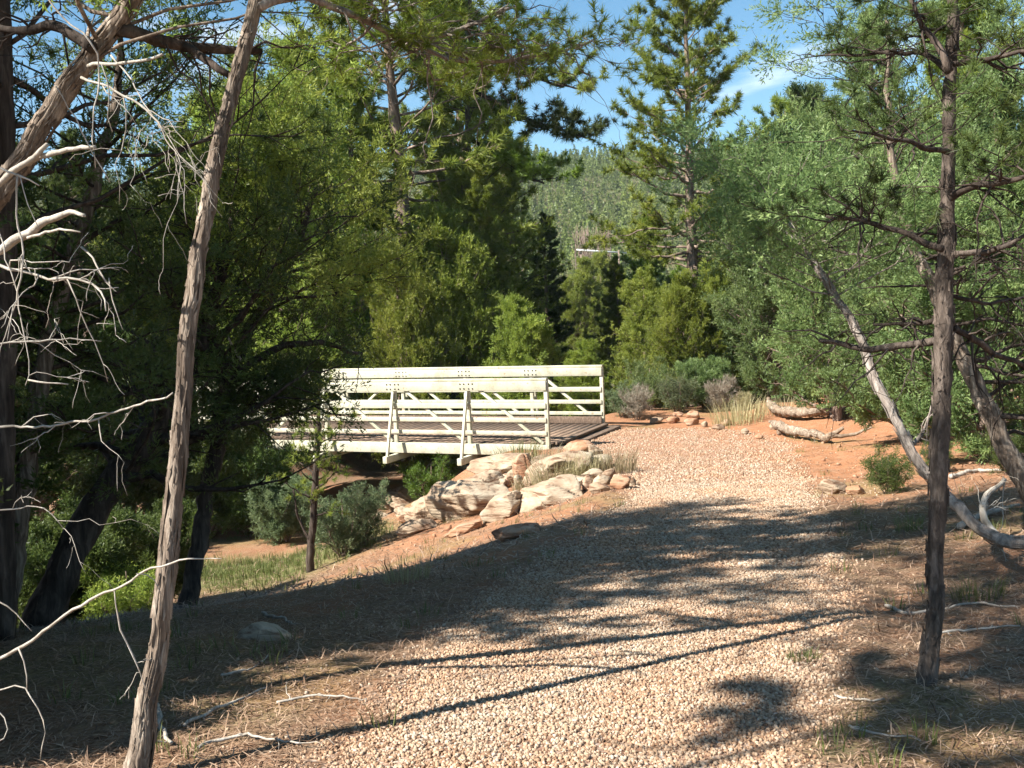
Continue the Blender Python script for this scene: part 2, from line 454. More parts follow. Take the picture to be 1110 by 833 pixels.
def ground_mat():
    m, nt, b, out = new_mat('woodland_ground')
    geo = N(nt, 'ShaderNodeNewGeometry'); pos = geo.outputs['Position']
    def noise(s, d=6.0, r=.6):
        n = N(nt, 'ShaderNodeTexNoise', i_Scale=s, i_Detail=d, i_Roughness=r); nt.links.new(pos, n.inputs[0]); return n.outputs[0]
    def attr(k): return N(nt, 'ShaderNodeAttribute', attribute_name=k).outputs['Fac']
    fine = noise(45.0); mid = noise(6.0); big = noise(1.1, 4.0)
    soil = ramp(nt, fine, [(.32, (0.061, 0.033, 0.020)), (.5, (0.187, 0.107, 0.066)), (.68, (0.396, 0.260, 0.170))])
    soil = mix(nt, ramp(nt, mid, [(.42, (0, 0, 0)), (.62, (1, 1, 1))]), soil, mix(nt, fine, (0.086, 0.051, 0.030), (0.324, 0.228, 0.140)))
    soil = mix(nt, ramp(nt, big, [(.5, (0, 0, 0)), (.6, (.75, .75, .75))]), soil, (.27, .13, .07))
    red = ramp(nt, fine, [(.3, (0.188, 0.080, 0.039)), (.52, (0.336, 0.156, 0.078)), (.75, (0.407, 0.250, 0.156))])
    red = mix(nt, ramp(nt, mid, [(.45, (0, 0, 0)), (.7, (0.484, 0.484, 0.484))]), red, (0.404, 0.242, 0.154))
    grs = ramp(nt, fine, [(.3, (.07, .08, .025)), (.6, (.20, .20, .08)), (.8, (.36, .33, .18))])
    vo = N(nt, 'ShaderNodeTexVoronoi', i_Scale=38.0); nt.links.new(pos, vo.inputs['Vector'])
    sep = N(nt, 'ShaderNodeSeparateColor'); nt.links.new(vo.outputs['Color'], sep.inputs[0])
    pth = ramp(nt, sep.outputs[0], [(0, (0.206, 0.112, 0.073)), (.4, (0.361, 0.241, 0.172)), (.75, (0.447, 0.344, 0.267)), (1, (0.533, 0.473, 0.413))])
    edge = ramp(nt, vo.outputs['Distance'], [(.3, (1, 1, 1)), (.75, (.35, .25, .2))])
    pth = mix(nt, .8, pth, edge, 'MULTIPLY')
    far = mix(nt, mid, (.07, .075, .03), (.14, .12, .06))
    c = mix(nt, attr('red'), soil, red)
    c = mix(nt, attr('green'), c, grs)
    c = mix(nt, attr('path'), c, mix(nt, attr('red'), pth, mix(nt, .7, pth, red)))
    c = mix(nt, attr('far'), c, far)
    nt.links.new(c, b.inputs['Base Color']); b.inputs['Roughness'].default_value = .95
    b.inputs['Specular IOR Level'].default_value = .1
    bp = N(nt, 'ShaderNodeBump', i_Strength=.7, i_Distance=.02)
    nt.links.new(fine, bp.inputs['Height']); nt.links.new(bp.outputs[0], b.inputs['Normal'])
    return m
M['ground'] = ground_mat()

# ------------------------------------------------------------------ ground sheet
def axis(fine0, fine1, step, lo, hi, gr=1.07):
    a = list(np.arange(fine0, fine1, step)); s = step; x = a[-1]; up = []
    while x < hi: s = min(s * gr, 14); x += s; up.append(x)
    s = step; x = a[0]; dn = []
    while x > lo: s = min(s * gr, 14); x -= s; dn.append(x)
    return np.array(dn[::-1] + a + up)
def red_mask(x, y):
    n = fbm(x, y, 1.3, 21) * .8
    r = smooth(12.5, 14.2, y + n) * smooth(3.2, 4.0, x + n * .5)
    r = r * (1 - smooth(24, 26, y))
    e = path_c(y) - path_w(y)
    l = smooth(10.2, 12.6, y + n) * (1 - smooth(19, 19.6, y)) * smooth(-4.6, -3.2, x - e + n) 
    end = smooth(16.5, 18.5, y + n) * smooth(.4, 1, x) * .75 * (1 - smooth(25, 27, y))
    patch = smooth(.35, .6, fbm(x, y, 2.2, 33)) * .6 * (1 - smooth(30, 40, y))
    lb = (1 - smooth(.7, 1.6, np.hypot((x + 6.4) / 2.6, (y - 18.6) / 1.4))) * .45
    return np.clip(np.maximum.reduce([r, l * .6, end, patch * .8, lb]), 0, 1)
def green_mask(x, y):
    gpatch = (1 - smooth(.6, 1.3, np.hypot((x + 4.2) / 2.4, (y - 16.2) / 2.0))) * .9
    sp = smooth(.2, .5, fbm(x, y, 1.4, 55)) * .35 * (1 - path_mask(x, y))
    return np.clip(np.maximum(gpatch, sp), 0, 1)
xs = axis(-8, 9, .055, -420, 420); ys = axis(2.2, 25, .06, -25, 620)
X, Y = np.meshgrid(xs, ys)
Z = G(X, Y)
nx, ny = len(xs), len(ys)
ii = np.arange(nx - 1)[None, :] + np.arange(ny - 1)[:, None] * nx
fq = np.stack([ii, ii + 1, ii + nx + 1, ii + nx], -1).reshape(-1, 4)
xr, yr = X.ravel(), Y.ravel()
gnd = mesh_np('ground', np.stack([xr, yr, Z.ravel()], 1), fq, M['ground'], attrs={
    'path': path_mask(xr, yr), 'red': red_mask(xr, yr), 'green': green_mask(xr, yr), 'far': smooth(26, 40, yr)}, smooth_sh=True)
tag(gnd, kind='structure')

# ------------------------------------------------------------------ gravel pebbles, litter, grass (stuff)
ICO = None
def ico():
    global ICO
    if ICO is None:
        p = (1 + 5 ** .5) / 2
        v = np.array([[-1, p, 0], [1, p, 0], [-1, -p, 0], [1, -p, 0], [0, -1, p], [0, 1, p], [0, -1, -p], [0, 1, -p], [p, 0, -1], [p, 0, 1], [-p, 0, -1], [-p, 0, 1]], float)
        v /= np.linalg.norm(v[0])
        f = np.array([[0, 11, 5], [0, 5, 1], [0, 1, 7], [0, 7, 10], [0, 10, 11], [1, 5, 9], [5, 11, 4], [11, 10, 2], [10, 7, 6], [7, 1, 8], [3, 9, 4], [3, 4, 2], [3, 2, 6], [3, 6, 8], [3, 8, 9], [4, 9, 5], [2, 4, 11], [6, 2, 10], [8, 6, 7], [9, 8, 1]])
        ICO = (v, f)
    return ICO
def pebbles(sp, x, y, size, rng):
    v, f = ico(); n = len(x)
    R = frames(rng.normal(size=(n, 3)), rng)
    V = v[None] * (1 + rng.normal(size=(n, 12, 1)) * .16) * np.stack([np.ones(n), rng.uniform(.6, 1, n), rng.uniform(.45, .8, n)], 1)[:, None]
    V = np.einsum('mij,mtj->mti', R, V) * (size / 2)[:, None, None]
    V += np.stack([x, y, G(x, y) + size * .12], 1)[:, None]
    F_ = (f[None] + (np.arange(n) * 12)[:, None, None]).reshape(-1, 3)
    sp.v.append(V.reshape(-1, 3)); sp.f3.append(F_ + sp.n); sp.n += n * 12; sp.a.append(np.repeat(rng.random(n), 12))
sp = Soup(); rng = np.random.default_rng(3)
def pts_path(n, y0, y1, p=1.0):
    y = rng.uniform(y0, y1, n); x = path_c(y) + rng.uniform(-1.6, 1.6, n) * (path_w(y) + .25)
    k = rng.random(n) < path_mask(x, y) ** p * .97 + .02
    return x[k], y[k]
x, y = pts_path(120000, 2.9, 7.5); pebbles(sp, x, y, rng.uniform(.008, .025, len(x)), rng)
x, y = pts_path(60000, 7.5, 14); pebbles(sp, x, y, rng.uniform(.013, .032, len(x)), rng)
x, y = pts_path(24000, 14, 22.3); pebbles(sp, x, y, rng.uniform(.018, .04, len(x)), rng)
tag(sp.build('gravel', M['gravel']), 'loose pale pink gravel covering the trail', None, None, 'stuff')

def off_path(n, y0, y1, xl, xr_, pw=1.0):
    y = rng.uniform(y0, y1, n); x = rng.uniform(xl, xr_, n) * np.clip(y / 8, .5, 1.5)
    k = rng.random(n) < (1 - path_mask(x, y)) * (1 - .75 * red_mask(x, y)) + .03
    return x[k], y[k]
sp = Soup()
for (n, y0, y1, l0, l1, w) in ((60000, 2.6, 8, .03, .12, .0016), (26000, 8, 18, .06, .2, .004)):
    x, y = off_path(n, y0, y1, -5, 5)
    m = len(x); z = G(x, y) + .006
    d = norm(np.stack([rng.normal(size=m), rng.normal(size=m), rng.normal(size=m) * .22], 1)); L = rng.uniform(l0, l1, m)
    side = norm(np.cross(d, np.array([0, 0, 1.]))) * (w * rng.uniform(.6, 1.8, m))[:, None]
    P0 = np.stack([x, y, z], 1); bend = norm(rng.normal(size=(m, 3))) * (L * .12)[:, None]; bend[:, 2] = abs(bend[:, 2])
    V = np.stack([P0 - side, P0 + side, P0 + d * L[:, None] * .5 + side + bend, P0 + d * L[:, None] * .5 - side + bend, P0 + d * L[:, None]], 1)
    V[..., 2] = np.maximum(V[..., 2], z[:, None] + .002)
    b_ = np.arange(m)[:, None] * 5
    sp.add(V.reshape(-1, 3), f3=(b_ + np.array([[3, 2, 4]])).reshape(-1, 3), f4=(b_ + np.array([[0, 1, 2, 3]])).reshape(-1, 4), a=np.repeat(rng.random(m), 5))
tag(sp.build('needle_litter', M['litter']), 'dry needles and twig litter on the woodland floor', None, None, 'stuff')

def blades(sp, cx, cy, n, rad, h, w, rng, lean=.5, z=None):
    """n blades round each centre"""
    m = len(cx)
    a = rng.uniform(0, 2 * PI, (m, n)); r = rad * np.sqrt(rng.random((m, n)))
    x = (cx[:, None] + r * np.cos(a)).ravel(); y = (cy[:, None] + r * np.sin(a)).ravel()
    zz = G(x, y); k = len(x)
    H = h * rng.uniform(.5, 1.15, k)
    out = np.stack([np.cos(a).ravel(), np.sin(a).ravel()], 1) * (lean * H * rng.uniform(.1, 1, k))[:, None] + rng.normal(size=(k, 2)) * .1 * H[:, None]
    side = norm(np.stack([rng.normal(size=k), rng.normal(size=k), np.zeros(k)], 1)) * w / 2
    B = np.stack([x, y, zz - .01], 1); Mi = B + np.stack([out[:, 0] * .35, out[:, 1] * .35, H * .6], 1); T = B + np.stack([out[:, 0], out[:, 1], H], 1)
    V = np.stack([B - side, B + side, Mi + side * .7, Mi - side * .7, T], 1)
    b_ = np.arange(k)[:, None] * 5
    sp.add(V.reshape(-1, 3), f3=(b_ + np.array([[3, 2, 4]])).reshape(-1, 3), f4=(b_ + np.array([[0, 1, 2, 3]])).reshape(-1, 4), a=np.repeat(rng.random(k), 5))
sp = Soup()
n = 3600; y = rng.uniform(3, 22, n); x = rng.uniform(-8, 8, n)
k = rng.random(n) < (green_mask(x, y) * .9 + .10) * (1 - path_mask(x, y)) * (1 - .7 * red_mask(x, y)); x, y = x[k], y[k]
blades(sp, x, y, 14, .07, .11, .006, rng)
x = rng.uniform(-7, -2, 900); y = rng.uniform(13.5, 18.5, 900); k = rng.random(900) < green_mask(x, y); blades(sp, x[k], y[k], 16, .12, .13, .009, rng)
tag(sp.build('grass', M['grass_green']), 'sparse short green grass by the creek and under the trees', None, None, 'stuff')

# ------------------------------------------------------------------ rocks
def rock_mesh(rng, sx, sy, sz, sub=3, flat=.3):
    import bmesh
    bm = bmesh.new(); bmesh.ops.create_icosphere(bm, subdivisions=sub, radius=1)
    v = np.array([p.co[:] for p in bm.verts]); f = np.array([[q.index for q in fc.verts] for fc in bm.faces]); bm.free()
    # chop by random planes for facets
    for i in range(14):
        nrm = norm(rng.normal(size=3) * np.array([1, 1, .9])); d = rng.uniform(.55, .88)
        h = v @ nrm - d; v = v - np.maximum(h, 0)[:, None] * nrm * .97
    o = rng.uniform(0, 50, 2)
    nz = fbm(v[:, 0] * 1.3 + v[:, 2] + o[0], v[:, 1] * 1.3 - v[:, 2] + o[1], .6, 3, 4)
    v = v * (1 + .07 * nz)[:, None]
    v = v * (1 + .030 * fbm(v[:, 0] * 1.2 + v[:, 2] + o[1], v[:, 1] * 1.1 + v[:, 2] * .8, .14, 23, 2))[:, None]
    # layered ledges
    tl = v[:, 2] + v[:, 0] * .35
    lay = np.sin(tl * 11 + o[0] + 1.5 * fbm(v[:, 0] + o[0], v[:, 1], .8, 6)); v = v * (1 + .014 * np.sign(lay) * np.abs(lay) ** .35)[:, None]
    cr = np.abs(fbm(v[:, 0] + v[:, 2] * .5 + o[1], v[:, 1] - v[:, 2] * .4, .9, 13, 3)); v = v * (1 - .16 * np.exp(-(cr / .035) ** 2))[:, None]
    return v * np.array([sx, sy, sz]), f
def rock(px, py, D, w, h, label, group=None, mat='rock', seed=0, d=None, cat='rock', tilt=(0, 0, 0), name='rock', sink=.3, sub=4):
    rng = np.random.default_rng(seed + 900)
    if D is None: p = ground_hit(px, py)
    else:
        p = at(px, py, D)
    W = w * p.y / F; H = h * p.y / F; dp = (d or W * .8)
    v, f = rock_mesh(rng, W / 2, dp / 2, H / 2 * 1.15, sub)
    Rm = np.array(Matrix.Rotation(tilt[2], 3, 'Z') @ Matrix.Rotation(tilt[1], 3, 'Y') @ Matrix.Rotation(tilt[0], 3, 'X'))
    v = v @ Rm.T
    z = g(p.x, p.y) if D is None else p.z
    v[:, 2] += H / 2 * (1 - sink)
    o = mesh_np(name, v, f, M[mat]); o.location = (p.x, p.y, z)
    tag(o, label, cat, group)
    return o
# (px, py of the foot, width, height, seed, label)
BANK = 'sandstone boulders on the creek bank below the bridge'
bank = [
    (628, 492, None, 38, 18, 'rounded orange boulder at the foot of the near bridge end post', 'rock_red'),
    (480, 527, None, 60, 34, 'pale domed boulder at the left top of the bank beside green weeds', 'rock'),
    (545, 514, None, 95, 26, 'long pale ledge boulder highest on the bank right under the bridge beam', 'rock'),
    (610, 520, None, 95, 34, 'broad pinkish slab boulder behind the dry grass clump on the bank', 'rock'),
    (568, 520, None, 26, 34, 'small upright reddish split block between two slab boulders', 'rock_red'),
    (435, 552, None, 48, 30, 'cracked pinkish boulder low on the left side of the bank', 'rock'),
    (470, 562, None, 60, 30, 'low cream boulder with a grey weed in front of it', 'rock'),
    (512, 556, None, 90, 50, 'largest sloping cream slab in the middle of the bank', 'rock'),
    (548, 560, None, 58, 40, 'rounded cream and pink boulder at the bottom of the bank', 'rock'),
    (598, 546, None, 88, 30, 'wedge shaped cream slab leaning on the red dirt', 'rock'),
    (410, 570, None, 34, 20, 'small pale boulder farthest down the bank by the grey green bush', 'rock'),
    (505, 578, None, 50, 16, 'flat pink boulder half buried in the dirt at the bank foot', 'rock_red'),
    (450, 578, None, 46, 18, 'rough tan boulder half buried at the lower left bank edge', 'rock'),
    (560, 582, None, 60, 14, 'flat red stone half buried at the edge of the tree shade', 'rock_red'),
    (585, 506, None, 60, 12, 'tan boulder in grass under the end of the bridge beam', 'rock'),
    (520, 538, None, 60, 34, 'tilted cream block wedged between two larger boulders', 'rock'),
    (645, 508, None, 40, 16, 'flat tan stone at the gravel edge beside the dry grass', 'rock'),
]
rf = random.Random(3)
for i in range(46):
    a_ = rf.random(); px = 405 + 270 * a_ + rf.uniform(-8, 8); py = 578 - 62 * a_ - rf.uniform(0, 48) * (1 - .4 * a_)
    if py < 496 or px > 655: continue
    rock(px, py, None, rf.uniform(14, 34), rf.uniform(8, 17), 'broken piece of sandstone filling a gap between the larger bank boulders', 'broken sandstone pieces between the bank boulders', rf.choice(['rock', 'rock', 'rock', 'rock_red']), seed=600 + i, name='rock_fragment', cat='rock', sub=4, tilt=(rf.uniform(-.3, .3), rf.uniform(-.4, .4), rf.uniform(0, 3)))
for i, (px, py, D, w, h, lab, mt) in enumerate(bank):
    rock(px, py, D, w * 1.15, h * 1.0, lab, BANK, mt, seed=i * 7 + 1, tilt=(random.uniform(-.1, .15), random.uniform(-.3, .05), random.uniform(-.5, .5)), name='boulder', cat='boulder', sink=.45, sub=5)
PILE = 'loose stones piled at the left edge of the gravel trail'
for i, (px, py, w, h, lab, mt) in enumerate([
    (636, 531, 16, 16, 'reddest stone at the left end of the pile by the trail', 'rock_red'),
    (652, 527, 20, 13, 'greyish round stone behind the front of the trailside pile', 'rock'),
    (668, 526, 14, 12, 'pinkish stone on the back of the trailside pile', 'rock'),
    (660, 519, 16, 12, 'topmost cream stone of the trailside pile', 'rock'),
    (674, 530, 26, 15, 'dark edged brown stone at the right end of the trailside pile', 'rock_red'),
    (650, 534, 26, 11, 'flat cream stone in front of the trailside pile', 'rock'),
    (686, 526, 10, 8, 'small tan stone just right of the trailside pile', 'rock')]):
    rock(px, py, None, w * 1.1, h * 1.2, lab, PILE, mt, seed=200 + i, name='stone', cat='stone', sub=3)
rock(902, 535, None, 34, 20, 'rounded pink stone with a pale top at the edge of the tree shade', None, 'rock', seed=31, name='stone', cat='stone')
rock(928, 536, None, 22, 13, 'dark red stone touching the pink stone on the dirt', None, 'rock_red', seed=32, name='stone', cat='stone')
rock(284, 692, None, 72, 26, 'low grey brown stone half buried in the shaded litter', None, 'rock', seed=33, name='stone', cat='stone', sink=.9)
rock(1108, 512, None, 40, 20, 'reddish stone under the leaning trunk at the picture edge', None, 'rock_red', seed=35, name='stone', cat='stone')
KERB = 'line of stones along the far edge of the trail'
for i, (px, py, w, h) in enumerate([(662, 459, 40, 7), (694, 458, 14, 6), (712, 459, 22, 8), (729, 459, 22, 9), (750, 461, 24, 10), (764, 463, 12, 8), (778, 466, 20, 9), (752, 455, 22, 12), (788, 461, 16, 8), (808, 471, 12, 8), (838, 466, 12, 10), (735, 452, 16, 8), (822, 476, 14, 6)]):
    rock(px, py, None, w * .8, h * .95, ['squat orange stone', 'pale stone', 'tan stone', 'reddish stone'][i % 4] + ' number' * 0 + [' at the left end of the far stone line next to the bridge', ' just right of the long flat one in the far stone line', ' third in the far stone line, low and wide', ' in the far stone line left of the tallest grey one', ' in the middle of the far stone line, blocky', ' small and round, right of the blocky middle one', ' before the dry brush where the stone line bends', ' standing behind the blocky middle one of the line', ' behind the bend of the stone line by the dry brush', ' alone in the red dirt before the dry brush', ' beside the cut end of the front log', ' farthest back behind the far stone line', ' lowest and nearest in the red dirt left of the logs'][i],
         KERB, ['rock_red', 'rock', 'rock', 'rock_red'][i % 4], seed=400 + i, name='stone', cat='stone', sub=3)
# scattered cobbles too small and many to tell apart
sp = Soup(); rng = np.random.default_rng(77)
n = 2600; y = rng.uniform(3, 24, n); x = rng.uniform(-7, 9, n)
e = path_c(y) - path_w(y)
wgt = .03 + .9 * ((x < e) & (x > e - 3.4) & (y > 13.5) & (y < 19.5)) + .25 * ((x > 3.3) & (y > 13))
k = (rng.random(n) < wgt) & (path_mask(x, y) < .5)
pebbles(sp, x[k], y[k], rng.gamma(1.6, .022, k.sum()) + .02, rng)
o = sp.build('rubble', M['rock_red']); tag(o, 'small broken stones scattered over bank and dirt', None, None, 'stuff')

# ------------------------------------------------------------------ bridge
def box_between(sp, a, b, w, h, up=(0, 0, 1)):
    """bar from a to b, w across (horizontal), h vertical"""
    a = np.asarray(a, float); b = np.asarray(b, float)
    d = norm(b - a); u = np.cross(d, np.asarray(up, float)); u = u / np.linalg.norm(u); v = np.cross(u, d)
    c = [a + su * u * w / 2 + sv * v * h / 2 for su, sv in ((-1, -1), (1, -1), (1, 1), (-1, 1))]
    c += [p + (b - a) for p in c]
    f = [[0, 3, 2, 1], [4, 5, 6, 7], [0, 1, 5, 4], [1, 2, 6, 5], [2, 3, 7, 6], [3, 0, 4, 7]]
    sp.add(np.array(c), f4=f)
PAN, NP_, BW, TH = 1.6, 5, 3.15, 1.2
BL = PAN * NP_
bridge = empty('footbridge', (BO[0], BO[1], DECKZ), 'cream painted steel truss footbridge with timber deck over the creek', 'footbridge', rz=math.atan2(BU[1], BU[0]))
# local frame: x along the deck away from the near end (to the left), y across; towards camera is +y
ysign = 1 if np.dot(BV, np.array([-BU[1], BU[0]])) > 0 else -1
def by(v): return v * ysign
def bpart(name, fn, mat='paint', bev=.006):
    s = Soup(); fn(s); o = s.build(name, M[mat], bridge)
    if bev:
        md = o.modifiers.new('bevel', 'BEVEL'); md.width = bev; md.segments = 2
    return o
BOLT = None; boards = {}
Hc = .20   # bottom chord height
for side, yc in (('near', 0.0), ('far', -BW)):
    yo = by(yc); out = by(1 if side == 'near' else -1); inn = -out
    bpart('bottom_chord', lambda s: box_between(s, (-.03, yo, 0), (BL + .03, yo, 0), .10, Hc))
    # top chord: slim tube with a broad board bolted on the inside face seen from the camera
    bpart('top_chord', lambda s: box_between(s, (-.03, yo, TH + .115), (BL + .03, yo, TH + .115), .10, .05))
    boards[side] = bpart('handrail_board', lambda s: box_between(s, (-.02, yo + by(.045), TH + .0), (BL + .02, yo + by(.045), TH + .0), .035, .175))
    for zc, hh in ((.83, .10), (.565, .085), (.32, .075)):
        bpart('rail', lambda s: box_between(s, (0, yo + by(.047) * (1 if side == 'near' else 1), zc), (BL, yo + by(.047), zc), .03, hh), bev=.004)
    for i in range(NP_ + 1):
        bpart('post', lambda s: box_between(s, (i * PAN, yo, Hc / 2), (i * PAN, yo, TH + .09), .075, .075, (0, 1, 0)))
    for i in range(NP_):
        a, b = ((i * PAN, i * PAN + PAN) if i < 3 else (i * PAN + PAN, i * PAN))
        sg = 1 if b > a else -1
        bpart('diagonal_brace', lambda s: box_between(s, (a + .09 * sg, yo - by(.0), Hc / 2 + .02), (b - .06 * sg, yo, TH + .07), .055, .06, (0, 1, 0)))
    for i in range(1, NP_):
        bpart('side_brace', lambda s: box_between(s, (i * PAN + .0, yo + out * .42, -.21), (i * PAN, yo + out * .055, TH - .10), .055, .05, (1, 0, 0)))
    for i in range(1, NP_, 1):
        for dx in (-.13, -.05, .05, .13):
            for dz in (-.045, .045):
                if BOLT is None:
                    s = Soup(); box_between(s, (0, 0, 0), (0, by(.01), 0), .022, .022)
                    ob = BOLT = s.build('rail_bolt', M['iron'], bridge)
                else:
                    ob = BOLT.copy(); COL.objects.link(ob)
                ob.parent = boards[side]; ob.location = (i * PAN + dx, yo + by(.062), TH + dz)
for i in range(NP_ + 1):
    e_ = .50 if 0 < i < NP_ else .0
    bpart('floor_beam', lambda s: box_between(s, (i * PAN, by(e_), -.18), (i * PAN, by(-BW - e_), -.18), .09, .13), bev=.004)
def planks(s):
    n = int(BL / .15)
    for i in range(n):
        x = .02 + i * BL / n
        box_between(s, (x + .07, by(-.06), .075 + random.uniform(-.004, .004)), (x + .07, by(-BW + .06), .075), .136, .05)
bpart('deck', planks, 'wood', 0)
bpart('stringer', lambda s: [box_between(s, (0, by(-q), -.03), (BL, by(-q), -.03), .06, .14) for q in (.6, 1.6, 2.6)], 'iron', 0)
bpart('kick_board', lambda s: box_between(s, (0, by(-BW + .09), .18), (BL, by(-BW + .09), .18), .04, .15), 'wood', .004)
bpart('abutment_sill', lambda s: box_between(s, (-.22, by(.05), -.12), (-.22, by(-BW - .05), -.12), .30, .34), 'wood', .01)
# low timber curb from the deck end to the gravel
bpart('approach_plank', lambda s: box_between(s, (-.12, by(-.2), .10), (-.12, by(-BW + .2), .10), .12, .05), 'wood', .004)

# ------------------------------------------------------------------ tree library
def far_tree(kind, seed, H):
    """returns (trunk_mesh_obj, crown_mesh_obj) unlinked prototypes, local coords with foot at 0"""
    rng = np.random.default_rng(seed)
    wood, leaf = Soup(), Soup()
    K = 14; z = np.linspace(-.4, H, K)
    tp = np.stack([np.cumsum(rng.normal(size=K)) * .05 * H / 10, np.cumsum(rng.normal(size=K)) * .05 * H / 10, z], 1)
    r0 = .017 * H + .02
    tr = r0 * (1 - .92 * np.linspace(0, 1, K)) + .006
    tubes(wood, tp, tr, 8, rng=rng)
    if kind == 'ponderosa':
        tm = tmpl_pine(26, .21, .022, rng)
        grow(rng, wood, leaf, tp, tr, 95, .34, .985, lambda t: H * .195 * (1 - t) ** .6 + .25, lambda t: -6 + 50 * t, .16, tm, 8, 4, .34, gap=.012, bare=.3)
        grow(rng, wood, leaf, tp, tr, 16, .12, .36, lambda t: H * .10, lambda t: -10, -.1, tm, 4, 1, .3, keep=.12)
        m = 'leaf_pine'
    elif kind == 'pine':
        big = H > 12
        tm = tmpl_pine(24, .17 if big else .14, .02, rng)
        grow(rng, wood, leaf, tp, tr, 150 if big else 110, .12, .985, lambda t: H * .21 * (1 - t) ** .75 + .2, lambda t: 4 + 45 * t, .12, tm, 13 if big else 10, 5, .36)
        m = 'leaf_pine'
    elif kind == 'fir':
        tm = tmpl_pine(22, .13, .024, rng)
        grow(rng, wood, leaf, tp, tr, 120, .06, .985, lambda t: H * .2 * (1 - t) + .15, lambda t: -8 + 30 * t, .06, tm, 9, 4, .30, zs=.15)
        m = 'leaf_dark'
    elif kind == 'juniper':
        big = H > 7
        tm = tmpl_juniper(34, .07 if big else .055, .026 if big else .022, rng, .22 if big else .17)
        for k in range(3):
            q = tp.copy(); a = rng.uniform(0, 2 * PI); w = np.linspace(0, 1, K) ** 1.3
            q[:, 0] += math.cos(a) * w * H * .16 * (k > 0); q[:, 1] += math.sin(a) * w * H * .16 * (k > 0)
            if k: q[:, 2] *= .84; tubes(wood, q, tr * .7, 6, rng=rng)
            grow(rng, wood, leaf, q, tr, 74 if big else 52, .10, .98, lambda t: H * .24 * math.sin(PI * min(1, .25 + .75 * t)) ** .7 * (1 - .3 * t) + .2, lambda t: 15 + 45 * t, .16, tm, 12 if big else 10, 5, .4, zs=.5)
        m = 'leaf_juniper'
    elif kind in ('shrub', 'sprig'):
        tm = tmpl_juniper(22, .06, .022, rng, .16)
        for k in range(6):
            a = k * 1.05 + rng.uniform(-.3, .3); w = np.linspace(0, 1, K)
            q = np.stack([math.cos(a) * w * H * .45, math.sin(a) * w * H * .45, -.15 + w * H * rng.uniform(.75, 1.05)], 1) + rng.normal(size=(K, 3)) * .02
            trr = .03 * (1 - .8 * w)
            tubes(wood, q, trr, 5, rng=rng)
            grow(rng, wood, leaf, q, trr, 18, .15, 1, lambda t: H * .38 * (1 - .5 * t), lambda t: 30 + 25 * t, .1, tm, 9 if kind == 'shrub' else 6, 5 if kind == 'shrub' else 3, .4, zs=.5, keep=1 if kind == 'shrub' else .6)
        m = 'leaf_blue'
    elif kind == 'bare':
        tm = tmpl_pine(5, .28, .010, rng, (5, 50))
        for k in range(5):
            a = k * 1.25 + rng.uniform(-.3, .3); w = np.linspace(0, 1, K)
            q = np.stack([math.cos(a) * w * H * .4, math.sin(a) * w * H * .4, -.15 + w * H * rng.uniform(.75, 1.05)], 1) + rng.normal(size=(K, 3)) * .02
            trr = .025 * (1 - .8 * w)
            tubes(wood, q, trr, 5, rng=rng)
            grow(rng, wood, leaf, q, trr, 16, .15, 1, lambda t: H * .35 * (1 - .5 * t), lambda t: 40, .1, tm, 7, 3, .4, zs=.4)
        m = 'leaf_grey'
    t = wood.build('trunk', M['bark_far']); c = leaf.build('crown', M[m], off=None)
    for o in (t, c): COL.objects.unlink(o)
    return t, c
LIB = {}; CROWNS = {}
LIBSPEC = {'ponderosa': (12.0, 2), 'pine': (8.0, 3), 'pine_big': (15.0, 2), 'juniper_big': (9.5, 2), 'fir': (8.0, 2), 'juniper': (5.0, 3), 'shrub': (1.7, 2), 'sprig': (1.7, 3), 'bare': (1.8, 2)}
def lib(kind, v):
    n = LIBSPEC[kind][1]; v = v % n
    if (kind, v) not in LIB:
        LIB[(kind, v)] = far_tree(kind.split('_')[0], hash_kind(kind) + v * 13, LIBSPEC[kind][0])
    return LIB[(kind, v)]
def hash_kind(k): return sum(ord(c) * (i + 3) for i, c in enumerate(k))
def place_tree(kind, x, y, H, label, cat='tree', group=None, v=0, rz=None, mat=None, name=None, sq=1.0, tiltx=0, z=None):
    if kind == 'juniper' and H > 7: kind = 'juniper_big'
    if kind == 'pine' and H > 11: kind = 'pine_big'
    t, c = lib(kind, v)
    kind = kind.split('_')[0] if kind in ('juniper_big', 'pine_big') else kind
    big_s = LIBSPEC[kind + '_big'][0] if (kind, H > {'juniper': 7, 'pine': 11}.get(kind, 1e9)) in (('juniper', True), ('pine', True)) else LIBSPEC[kind][0]
    nm = name or {'ponderosa': 'pine_tree', 'pine': 'pine_tree', 'fir': 'fir_tree', 'juniper': 'juniper_tree', 'shrub': 'shrub', 'sprig': 'shrub', 'bare': 'bare_shrub'}[kind]
    s = H / big_s
    r = empty(nm, (x, y, (g(x, y) if z is None else z) - .03), label, cat, group, rz if rz is not None else random.uniform(0, 6.28))
    r.scale = (s * sq, s * sq, s); r.rotation_euler.x = tiltx
    for q in (t, c):
        d = q.copy(); COL.objects.link(d); d.parent = r
        if q is c and mat: 
            key = (q.data.name, mat)
            if key not in CROWNS:
                CROWNS[key] = q.data.copy(); CROWNS[key].materials.clear(); CROWNS[key].materials.append(M[mat])
            d.data = CROWNS[key]
    return r
def tree_px(kind, px, D, top, label, **kw):
    """foot at column px and distance D, top at image row top"""
    p = at(px, 430, D); z = g(p.x, D); H = at(px, top, D).z - z
    if kind in ('shrub', 'bare', 'sprig'): H *= .72
    return place_tree(kind, p.x, D, H, label, **kw)

